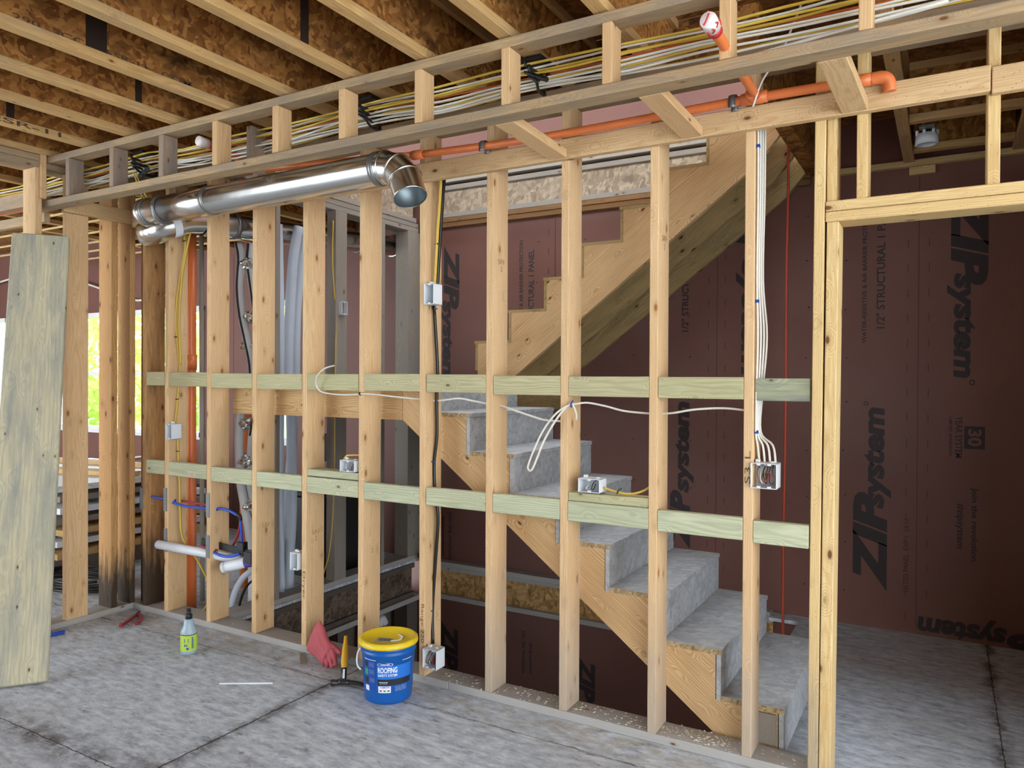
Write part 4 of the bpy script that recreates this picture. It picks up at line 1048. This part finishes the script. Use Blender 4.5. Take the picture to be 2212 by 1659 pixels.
for c, w in (((-2.70, .53, 2.33), .055), ((-2.655, .53, 1.96), .05), ((-2.67, .53, 1.76), .045), ((-2.70, .53, 1.22), .05), ((-2.71, .53, .96), .06), ((-2.66, .53, .65), .055)):
    bm = bmesh.new(); bmesh.ops.create_icosphere(bm, subdivisions=3, radius=1)
    for v in bm.verts:
        n = 1+.18*math.sin(v.co.x*9+c[2]*7)*math.sin(v.co.z*11)+.12*math.sin(v.co.y*17)
        v.co = Vector((c[0]+v.co.x*.062*n, c[1]+v.co.y*.055*n, c[2]+v.co.z*w*.8*n))
    finish('foil_wrap', bm, M['foil'], ins)
for k, (pts, nm) in enumerate(([[(-2.57, .7, 2.62), (-2.56, .7, 2.3), (-2.55, .7, 1.92), (-2.55, .7, 1.27), (-2.55, .7, .61), (-2.53, .7, -.02)], 'pale blue-grey sleeve hanging left of its two neighbours behind the studs'],
                               [[(-2.50, .82, 2.62), (-2.53, .8, 2.4), (-2.56, .8, 2.09), (-2.58, .8, 1.6), (-2.55, .8, 1.26), (-2.54, .8, .6), (-2.56, .8, .3), (-2.57, .8, -.02)], 'pale blue-grey sleeve hanging between its two neighbours behind the studs'],
                               [[(-2.53, .92, 2.62), (-2.57, .9, 2.3), (-2.60, .9, 1.93), (-2.62, .9, 1.26), (-2.69, .9, .71), (-2.71, .9, .3), (-2.72, .9, -.02)], 'pale blue-grey sleeve bending left at its foot, hindmost of three'])):
    tube('cable_sleeve', pts, (.026, .036, .030)[k], M['insul_blue'], segs=14, label=nm, cat='sleeve', group='pale sleeves behind the studs')
tube('hose', [(-2.57, .30, .0), (-2.555, .30, .08), (-2.51, .30, .17), (-2.44, .30, .25), (-2.36, .31, .30), (-2.30, .33, .32)], .02, M['insul_blue'], segs=12, label='pale curved hose rising from the floor left of the sleeves', cat='hose')
tube('hose', [(-2.52, .32, .0), (-2.50, .32, .08), (-2.44, .32, .18), (-2.36, .33, .24), (-2.28, .35, .27)], .008, M['black_cable'], segs=8, label='thin black hose curving beside the pale one', cat='hose')
tube('orange_riser_stub', [(-2.95, .75, -.0), (-2.95, .75, 1.3)], .05, M['orange'], segs=14, n=1, label='orange-brown pipe stub behind the white insulated pipes', cat='pipe')
jb = empty('junction_box', (-2.62, 1.28, 1.0), 'dark square junction box with blue cable above, left of the stairwell', 'junction box')
boxes('case', [((-2.66, 1.22, .90), (-2.56, 1.34, 1.11))], M['insul_dark'], jb, .006)
tube('blue_cable', [(-2.61, 1.28, 1.11), (-2.60, 1.27, 1.4), (-2.61, 1.26, 1.75)], .008, M['lab_navy'], jb, 8)
tube('orange_cable', [(-2.61, 1.28, .90), (-2.615, 1.28, .80), (-2.60, 1.27, .68)], .006, M['orange_cable'], jb, 8)
tube('yellow_cable', [(-2.41, 1.07, 2.70), (-2.41, 1.065, 2.4), (-2.405, 1.085, 2.12)], .005, M['yellow_cable'], segs=6, label='yellow cable down the grey stud to its white box', cat='cable')
tube('yellow_cable', [(-2.405, 1.10, 2.0), (-2.40, 1.085, 1.5), (-2.40, 1.082, .8), (-2.41, 1.05, .3), (-2.45, 1.0, .05)], .005, M['yellow_cable'], segs=6, label='yellow cable below the white box on the grey stud', cat='cable')
cb = empty('equipment_case', (-2.85, 1.35, 0), 'black equipment case standing behind the grey studs', 'case')
boxes('body', [((-3.05, 1.16, .0), (-2.62, 1.60, .62))], M['black'], cb, .01)
boxes('lid', [((-3.06, 1.15, .62), (-2.61, 1.61, .66))], M['insul_dark'], cb, .008)
# dark bundled tarp
bm = bmesh.new(); bmesh.ops.create_icosphere(bm, subdivisions=4, radius=1)
for v in bm.verts:
    n = 1+.16*math.sin(v.co.x*7+1)*math.sin(v.co.z*6)+.1*math.sin(v.co.y*13+v.co.z*9)
    v.co = Vector((-2.68+v.co.x*.085*n, .70+v.co.y*.10*n, max(0, .19+v.co.z*.21*n)))
tag(finish('bundled_tarp', bm, M['insul_dark'], smooth=True), 'dark bundled tarp on the floor behind the studs', 'tarp')
vc = empty('ceiling_box', (1.405, 1.50, 2.82), 'white round ceiling box with toothed rim in the hallway', 'ceiling box')
lathe('ring', [(.046, 0), (.056, .002), (.052, .055), (.046, .055), (.046, .0)], M['white'], vc, (1.405, 1.50, 2.795), None, 28, False)
lathe('recess', [(0, .03), (.046, .03)], M['lab_grey'], vc, (1.405, 1.50, 2.795), None, 28, False)
bm = bmesh.new()
for k in range(7):
    a = k*6.283/7; cube_bm(bm, .014, .014, .026, (1.405+.05*math.cos(a), 1.50+.05*math.sin(a), 2.855), .002)
finish('toothed_rim', bm, M['white'], vc)
boxes('mounting_bar', [((1.37, 1.40, 2.862), (1.44, 1.60, 2.872))], M['steel'], vc)
tube('white_cable', [(-9.4, 2.06, 2.75), (-8.2, 2.06, 2.83), (-7.27, 2.06, 2.64), (-6.8, 2.06, 2.52), (-6.25, 2.06, 2.39), (-5.4, 2.06, 2.45)], .013, M['white_cable'], segs=6, label='white cable sagging across the red wall above the far window', cat='cable')
tube('white_cable', [(-7.6, 2.08, .60), (-6.9, 2.08, .55), (-6.2, 2.08, .66), (-5.5, 2.08, .68)], .012, M['white_cable'], segs=6, label='white cable sagging across the red wall below the far window', cat='cable')

# ================================================================== loose things on the floor
# leaning plank
pe = Vector((.602, .799, 0)); pB = Vector((-2.396, -.958, .008)); pT = Vector((-2.945, -.535, 2.360))
pT -= pe*(pT-pB).dot(pe)
board('leaning_plank', pB-pe*.143, pT-pe*.143, .286, .030, pe, M['plank'], 'wide dirty greenish plank leaning on the left stud wall', 'plank', bevel=.006)

# bucket
BX, BY = -.828, -.205
bk = empty('bucket', (BX, BY, 0), 'blue plastic bucket with a yellow lid in front of the studs', 'bucket')
Rb, Rt, Hb = .113, .131, .286
def brad(z): return Rb+(Rt-Rb)*z/Hb
lathe('body', [(.0, .002), (Rb-.012, .0), (Rb-.002, .006), (brad(.02), .02), (brad(.231), .231), (brad(.234)+.004, .234), (brad(.242)+.004, .242), (brad(.245), .245), (brad(.254), .254), (brad(.257)+.004, .257), (brad(.263)+.004, .263), (brad(.266), .266), (brad(.286), .286)], M['bucket'], bk, (BX, BY, 0), None, 64)
lathe('lid', [(brad(.275)+.003, .270), (.142, .268), (.1435, .276), (.141, .2885), (.134, .294), (.124, .2935), (.121, .288), (0, .2875)], M['lid'], bk, (BX, BY, 0), None, 64, False)
view = math.atan2(-3.044-BY, 1.502-BX)
def on_bucket(z, a, off=.0008):
    z += .014; r = brad(z)+off; an = view+a
    return Vector((BX+r*math.cos(an), BY+r*math.sin(an), z))
def patch(name, a0, a1, z0, z1, mat, off, parent=None, rnd=0):
    bm = bmesh.new(); n = max(2, int(abs(a1-a0)/.05)); g = []
    for i in range(n+1):
        a = a0+(a1-a0)*i/n; g.append((bm.verts.new(on_bucket(z0, a, off)), bm.verts.new(on_bucket(z1, a, off))))
    for (p, q), (r, s) in zip(g, g[1:]): bm.faces.new((p, r, s, q))
    bmesh.ops.recalc_face_normals(bm, faces=bm.faces[:])
    return finish(name, bm, mat, parent or bk)
def btext(txt, a0, a1, z0, z1, mat, bold=.02, shear=0, off=.0018, par=None):
    bm = bmesh.new(); text_bm(bm, txt, lambda s, v: on_bucket(z0+(z1-z0)*v, a0+(a1-a0)*s, off), bold, shear)
    return finish('printed_lettering', bm, M[mat], par or label_)
label_ = patch('printed_label', -.42, .98, .107, .178, M['lab_blue'], .0009)
patch('label_band', -.42, .98, .083, .113, M['lab_black'], .0012, label_)
# slanted highlight of the printed roof line
btext('ROOFING', -.40, .34, .143, .170, 'lab_white', .028)
btext('SAFETY SYSTEM', -.40, .34, .126, .138, 'lab_white', .02)
btext('COMPLETE SET', -.37, -.02, .096, .101, 'lab_white', .04)
btext('fall protection', -.33, -.03, .089, .092, 'lab_white', .01)
# oval badge
def oval(a, z, ra, rz, mat, off):
    bm = bmesh.new(); vs = [bm.verts.new(on_bucket(z+rz*math.sin(6.28318*k/32), a+ra*math.cos(6.28318*k/32), off)) for k in range(32)]
    bm.faces.new(vs); return finish('oval_badge', bm, M[mat], label_)
oval(-.12, .184, .30, .0095, 'lab_white', .0011); oval(-.12, .184, .275, .0078, 'lab_navy', .0016)
btext('WERNER', -.30, .06, .1805, .1875, 'lab_white', .04, .1, .0022)
wl = patch('white_label', -.40, .10, .048, .080, M['lab_white'], .0010)
btext('COMPLETE', -.33, .05, .071, .0775, 'lab_navy', .03, 0, .0016, wl)
for k, c in enumerate(('lab_red', 'lab_green', 'lab_red')): patch('label_icon', -.345+.155*k, -.255+.155*k, .054, .0615, M[c], .0016, wl)
for k in range(4): btext('harness anchor rope'[: 18-2*k], .28, .78, .074-.0065*k, .0775-.0065*k, 'lab_white', 0, 0, .0014, bk)
sl = patch('side_label', -1.12, -.52, .055, .196, M['lab_navy'], .0009)
for k, (z0, z1) in enumerate(((.166, .19), (.125, .155), (.085, .115))):
    patch('label_picture', -1.06, -.86, z0, z1, M[('lab_black', 'lab_green', 'lab_black')[k]], .0014, sl)
    for q in range(3): btext('anchor strap kit', -.80, -.56, z1-.006-.007*q, z1-.003-.007*q, 'lab_white', 0, 0, .0014, sl)
patch('barcode_label', -1.06, -.84, .05, .075, M['lab_white'], .0014, sl)
patch('white_stripe', -1.05, -.48, .200, .2025, M['lab_white'], .0012); patch('white_stripe', .55, 1.05, .196, .1985, M['lab_white'], .0012)
# carrying bail on the left
tube('handle', [on_bucket(.225, -1.62, .004), on_bucket(.200, -1.66, .020), on_bucket(.165, -1.62, .026), on_bucket(.143, -1.50, .022), on_bucket(.138, -1.30, .014)], .0045, M['lab_white'], bk, 8)
bm = bmesh.new(); cube_bm(bm, .075, .045, .0006, (0, 0, 0)); bmesh.ops.rotate(bm, verts=bm.verts[:], matrix=Matrix.Rotation(view+1.25, 3, 'Z'))
for v in bm.verts: v.co += Vector((BX+.012, BY-.045, .2882))
ll = finish('lid_label', bm, M['lab_grey'], bk)
bm = bmesh.new(); c, s = math.cos(view+1.25), math.sin(view+1.25)
for k in range(9):
    x = -.03+.0066*k; w = .0018+.0014*(k % 3)
    q = [(x, -.014), (x+w, -.014), (x+w, .016), (x, .016)]
    bm.faces.new([bm.verts.new((BX+.012+a*c-b*s, BY-.045+a*s+b*c, .2888)) for a, b in q])
finish('barcode', bm, M['lab_black'], ll)
tube('lid_scrap', [(BX+.02, BY+.05, .289), (BX+.06, BY+.03, .290), (BX+.075, BY-.01, .289), (BX+.05, BY-.045, .289)], .002, M['lab_white'], bk, 4, 3, True, 2.5)

# spray bottle
SX_, SY_ = -2.152, -.330
sb = empty('spray_bottle', (SX_, SY_, 0), 'small spray bottle with lime green label on the floor at left', 'bottle')
lathe('body', [(0, .001), (.040, 0), (.044, .006), (.044, .115), (.041, .130), (.030, .150), (.027, .165), (.026, .190), (.014, .192), (.014, .2)], M['bottle'], sb, (SX_, SY_, 0), None, 32)
lathe('label', [(.0446, .020), (.0446, .108)], M['lime'], sb, (SX_, SY_, 0), None, 32, False)
lathe('label_band', [(.0449, .108), (.0449, .112)], M['ink'], sb, (SX_, SY_, 0), None, 32, False)
bm = bmesh.new(); va = math.atan2(-3.044-SY_, 1.502-SX_)
for k, (a, z0, z1, w) in enumerate(((-.55, .070, .092, .5), (-.55, .048, .060, .35), (.35, .035, .10, .12), (.55, .035, .09, .06), (-.3, .03, .042, .3))):
    q = [(a, z0), (a+w, z0), (a+w, z1), (a, z1)]
    bm.faces.new([bm.verts.new((SX_+.0451*math.cos(va+p), SY_+.0451*math.sin(va+p), z)) for p, z in q])
finish('label_print', bm, M['lab_navy'], sb)
th = math.radians(-35); dx, dy = math.cos(th), math.sin(th)
lathe('collar', [(.018, .19), (.019, .215), (.016, .218)], M['black'], sb, (SX_, SY_, 0), None, 20)
bm = bmesh.new()
for (f0, f1, z0, z1, w) in ((-.022, .026, .222, .246, .022), (-.014, .014, .214, .226, .02), (.024, .034, .230, .244, .014)):
    cube_bm(bm, f1-f0, w, z1-z0, ((f0+f1)/2, 0, (z0+z1)/2), .003)
add_tube(bm, [(.014, 0, .226), (.026, 0, .212), (.024, 0, .195)], .005, 6, 4)
bmesh.ops.rotate(bm, verts=bm.verts[:], matrix=Matrix.Rotation(th, 3, 'Z'))
for v in bm.verts: v.co += Vector((SX_, SY_, 0))
finish('trigger_head', bm, M['black'], sb)

# hammer standing on its head, leaning back on the glove
hm = empty('hammer', (-1.06, -.23, 0), 'claw hammer with yellow grip resting on its head beside the bucket', 'hammer')
hb = Vector((-1.09, -.235, .022)); ht = Vector((-1.175, -.125, .215)); hd = (ht-hb).normalized()
tube('shaft', [hb, hb+hd*.075], .0115, M['black'], hm, 10, 1, True, 1.3)
bm = bmesh.new(); add_tube(bm, [hb+hd*.068, hb+hd*.10, hb+hd*.16, hb+hd*.20, hb+hd*.228], lambda q: (.0135+.004*math.sin(q*5.5))*(1 if q < .9 else .85), 12, 4); finish('grip', bm, M['grip'], hm)
bm = bmesh.new(); hx = Vector((.86, .5, 0)).normalized()
face = hb-hx*.062; add_lathe(bm, [(.0, 0), (.0155, 0), (.0165, .004), (.0165, .016), (.012, .024), (.012, .045)], 16, face+Vector((0, 0, -.003)), hx)
add_tube(bm, [hb-hx*.022, hb, hb+hx*.03], .014, 8, 2)
for sgn in (-1, 1):
    sd = Vector((-hx.y, hx.x, 0))*sgn
    add_tube(bm, [hb+hx*.02+sd*.003, hb+hx*.055+sd*.007+Vector((0, 0, -.002)), hb+hx*.085+sd*.011+Vector((0, 0, -.008)), hb+hx*.105+sd*.013+Vector((0, 0, -.015))], lambda q: .010-.006*q, 8, 4)
finish('head', bm, M['hammer_steel'], hm)
bm = bmesh.new(); pv = Vector((.64, -.76, 0)); sv = hd.cross(pv).normalized(); pn = sv.cross(hd).normalized()
if pn.dot(Vector((.6, -.78, 0))) < 0: pn = -pn
q0 = hb+hd*.015+pn*.0135
bm.faces.new([bm.verts.new(q0+sv*.005), bm.verts.new(q0-sv*.005), bm.verts.new(q0-sv*.005+hd*.045), bm.verts.new(q0+sv*.005+hd*.045)]); finish('shaft_label', bm, M['lab_white'], hm)

# red rubber glove slumped over the sole plate
def glove():
    bm = bmesh.new()
    # centre line from the cuff (up on the plate, against the stud) to the knuckles on the floor
    C = [Vector((-1.50, -.030, .123)), Vector((-1.452, -.046, .108)), Vector((-1.405, -.066, .092)), Vector((-1.36, -.084, .077)), Vector((-1.328, -.095, .064))]
    wid = [.095, .084, .068, .063, .058]; thk = [.020, .022, .025, .026, .023]
    side = Vector((.80, -.05, .55)).normalized()
    rings = []
    for i, c in enumerate(C):
        t = (C[min(i+1, 4)]-C[max(i-1, 0)]).normalized(); s = (side-t*side.dot(t)).normalized(); n = t.cross(s)
        rings.append([bm.verts.new(c+s*wid[i]*math.cos(6.28318*k/20)+n*thk[i]*math.sin(6.28318*k/20)*(1+.12*math.sin(3*k+i))) for k in range(20)])
    for A, B in zip(rings, rings[1:]):
        for k in range(20): bm.faces.new((A[k], A[(k+1) % 20], B[(k+1) % 20], B[k]))
    bm.faces.new(rings[0][::-1]); bm.faces.new(rings[-1])
    base = C[4]
    down = Vector((.52, -.25, -.80)).normalized()
    for k, (off, ln, sp) in enumerate(((-.044, .050, -.10), (-.016, .070, -.02), (.014, .078, .06), (.042, .070, .16))):
        p = base+side*off-down*.02; dd = (down+side*sp).normalized()
        q1 = p+dd*ln*.5; q2 = q1+(dd+Vector((0, .0, -.25))).normalized()*ln*.42; q3 = q2+(dd+Vector((-.2, .1, -.5))).normalized()*ln*.36
        for q in (q1, q2, q3): q.z = max(q.z, .014)
        add_tube(bm, [p, q1, q2, q3], lambda f, k=k: (.0145, .0155, .0155, .0135)[k]*(1-.18*f), 12, 4)
    tp = C[2]+side*.04
    add_tube(bm, [tp, tp+Vector((.045, -.004, .0)), tp+Vector((.085, -.010, -.012)), tp+Vector((.125, -.012, -.028))], lambda f: .017*(1-.28*f), 12, 4)
    bmesh.ops.recalc_face_normals(bm, faces=bm.faces[:])
    me = bpy.data.meshes.new('tmp'); bm.to_mesh(me); bm.free()
    o = bpy.data.objects.new('tmp', me); COL.objects.link(o)
    m = o.modifiers.new('r', 'REMESH'); m.mode = 'VOXEL'; m.voxel_size = .0042
    m2 = o.modifiers.new('s', 'SMOOTH'); m2.factor = .5; m2.iterations = 4
    bpy.context.view_layer.update()
    me2 = bpy.data.meshes.new_from_object(o.evaluated_get(bpy.context.evaluated_depsgraph_get()))
    bpy.data.objects.remove(o)
    bm = bmesh.new(); bm.from_mesh(me2); bpy.data.meshes.remove(me2)
    return tag(finish('rubber_glove', bm, M['glove'], smooth=True), 'red rubber glove slumped against the stud foot, fingers on the floor', 'glove')
glove()

# pliers
pr = empty('pliers', (-2.93, -.16, 0), 'pliers with dark red handles lying open in the wall corner', 'pliers')
pj = Vector((-2.985, -.09, .014))
tube('handle', [pj, pj+Vector((.03, -.05, 0)), pj+Vector((.085, -.13, .0)), pj+Vector((.12, -.19, 0))], .011, M['red_grip'], pr, 8)
tube('handle', [pj+Vector((.012, .004, .004)), pj+Vector((.07, -.02, .004)), pj+Vector((.13, -.065, .0)), pj+Vector((.165, -.115, 0))], .011, M['red_grip'], pr, 8)
tube('jaw', [pj+Vector((.006, -.006, 0)), pj+Vector((-.022, .022, 0)), pj+Vector((-.045, .045, -.002))], lambda q: .013-.006*q, M['hammer_steel'], pr, 8)
tube('blue_tube_offcut', [(-3.09, -.66, .012), (-3.075, -.59, .012), (-3.055, -.512, .012)], .011, M['blue'], segs=10, n=1, label='blue tube offcut on the floor beside the leaning plank', cat='tube')
board('white_stick', (-1.644, -.531, .003), (-1.42, -.390, .003), .006, .003, (0, 0, 1), M['lab_white'], 'thin white strip lying on the open floor at left', 'strip', bevel=0)
board('wood_shim', (-1.60, -.012, .002), (-1.47, -.135, .004), .03, .004, (1, 1, 0), M['grey_stud'], 'thin grey shim on the floor left of the glove', 'shim', bevel=0)
tube('straw', [(1.045, .10, .04), (1.05, .05, .09), (1.062, .005, .13)], .002, M['dry'], segs=5, label='dry straw sticking up beside the king stud foot', cat='straw')

# wood chips: on the sole plate and along its foot
rn = random.Random(21); bm = bmesh.new()
def chip(x, y, z, s):
    if z == 0 and math.hypot(x-BX, y-BY) < .15: return
    a = rn.random()*6.28; u = Vector((math.cos(a), math.sin(a), rn.uniform(-.3, .3)))*s; v = Vector((-math.sin(a), math.cos(a), rn.uniform(-.3, .3)))*s*rn.uniform(.3, .7); c = Vector((x, y, z+s*.3)); w = Vector((0, 0, s*.18))
    A = [bm.verts.new(c+p) for p in (u, v, -u, -v)]; B = [bm.verts.new(c+p+w) for p in (u, v*.8, -u, -v*.8)]
    bm.faces.new(B); bm.faces.new(A[::-1])
    for i in range(4): bm.faces.new((A[i], A[(i+1) % 4], B[(i+1) % 4], B[i]))
for x0, x1, n in ((-.70, -.41, 60), (-.365, -.02, 90), (.03, .40, 80), (.45, .80, 150), (.85, 1.05, 14), (-1.58, -1.2, 20), (-3.0, -2.1, 12)):
    for k in range(n):
        x = rn.uniform(x0, x1); chip(x, abs(rn.gauss(.08, .035)) % .135, PZ, rn.uniform(.0025, .0085))
for k in range(230): chip(rn.uniform(-2.9, 1.1), -abs(rn.gauss(0, .10))-.006, 0, rn.uniform(.0015, .005))
for k in range(260): chip(rn.uniform(-2.8, 1.8), rn.uniform(-2.2, -.2), 0, rn.uniform(.0012, .0036))
for k in range(60): chip(rn.uniform(1.15, 2.6), rn.uniform(.1, 2.0), 0, rn.uniform(.0015, .004))
for k in range(40):
    i = rn.randrange(1, 7); chip(rn.uniform(nose[i]-.22, nose[i]-.02), rn.uniform(.2, 1.05), R*(i+1), rn.uniform(.002, .004))
tag(finish('wood_chips', bm, M['chips']), 'pale wood chips scattered over the floor and sole plate', 'wood chips', kind='stuff')

# ================================================================== the room behind the left wall
bx_ = empty('sheet_stack', (-5.3, .6, 0), 'stack of white and tan sheets on blocks in the room behind the left wall', 'sheets')
for k in range(7):
    boxes('sheet', [((-6.2+.03*k, .10+.02*(k % 3), .16+.085*k), (-4.25-.04*(k % 2), 1.4, .205+.085*k))], M['lab_white'] if k in (1, 4, 6) else M[('spf_pale', 'grey_stud')[k % 2]], bx_)
for k in range(3): boxes('block', [((-6.0+.75*k, .15, 0), (-5.9+.75*k, 1.35, .16))], M['grey_stud'], bx_)
board('lumber_piece', (-6.1, .35, .737), (-4.3, .75, .737), .14, .04, (0, 1, 0), M['spf_pale'], 'loose board lying on top of the white sheet stack', 'board')
board('lumber_piece', (-6.0, 1.0, .737), (-4.4, 1.25, .737), .09, .04, (0, 1, 0), M['spf'], 'second loose board lying on top of the white sheet stack, further back', 'board')
board('leaning_sheet', (-4.35, -.42, .0), (-4.75, -.42, .75), .5, .012, (0, 1, 0), M['spf_pale'], 'tan sheet leaning behind the left wall beside the plank', 'sheet')
boxes_o = boxes('dark_tub', [((-4.9, -.15, 0), (-4.45, .0, .42))], M['insul_dark'], None, .02); tag(boxes_o, 'dark green-black tub behind the left wall studs', 'tub')
pts = []
for k in range(60):
    a = k*.42; rr = .34+.03*math.sin(k*.9); pts.append((-3.95+rr*math.cos(a), .10+rr*.6*math.sin(a), .015+.0016*k))
tube('hose_coil', pts, .011, M['black_cable'], segs=6, n=2, label='black hose coil on the floor behind the left wall', cat='hose')
for k in range(6):
    y = .35+.29*k
    box('strapping', (-7.5, y, 2.842), (-3.4, y+.016, 2.859), M['spf_pale'], bevel=.002, label='pale ceiling strapping strip over the room behind the left wall', cat='strip', group='ceiling strapping strips behind the left wall')

# things of one kind carry one group phrase
GR = {'wall_stud': 'wall studs', 'sole_plate': 'sole plates', 'top_plate': 'wall top plates', 'ledger': 'ledger boards', 'soffit_rail': 'soffit rails', 'lookout': 'soffit lookouts', 'cripple_stud': 'cripple studs above the doorway',
      'king_stud': 'studs beside the doorway', 'rim_joist': 'OSB rim joists', 'electrical_box': 'white electrical boxes', 'nail_plate': 'steel nail plates', 'blue_water_tube': 'blue water tubes', 'red_water_tube': 'red water tubes', 'drain_pipe': 'white drain pipes',
      'cable_hanger': 'black cable hangers', 'loose_cable': 'loose cables', 'yellow_cable': 'yellow cables on the studs', 'white_cable': 'white cables on the walls', 'sprinkler_drop': 'capped sprinkler stubs', 'metal_duct': 'metal ducts', 'flat_block': 'flat blocks under boxes',
      'nailer': 'boards past the left wall', 'soffit_spacer': 'soffit spacer blocks', 'lumber_piece': 'loose boards on the sheet stack', 'hose': 'hoses behind the studs', 'stair_flight': 'stair flights'}
for o in COL.objects:
    b = o.name.split('.')[0]
    if o.parent is None and b in GR and not o.get('group'): o['group'] = GR[b]
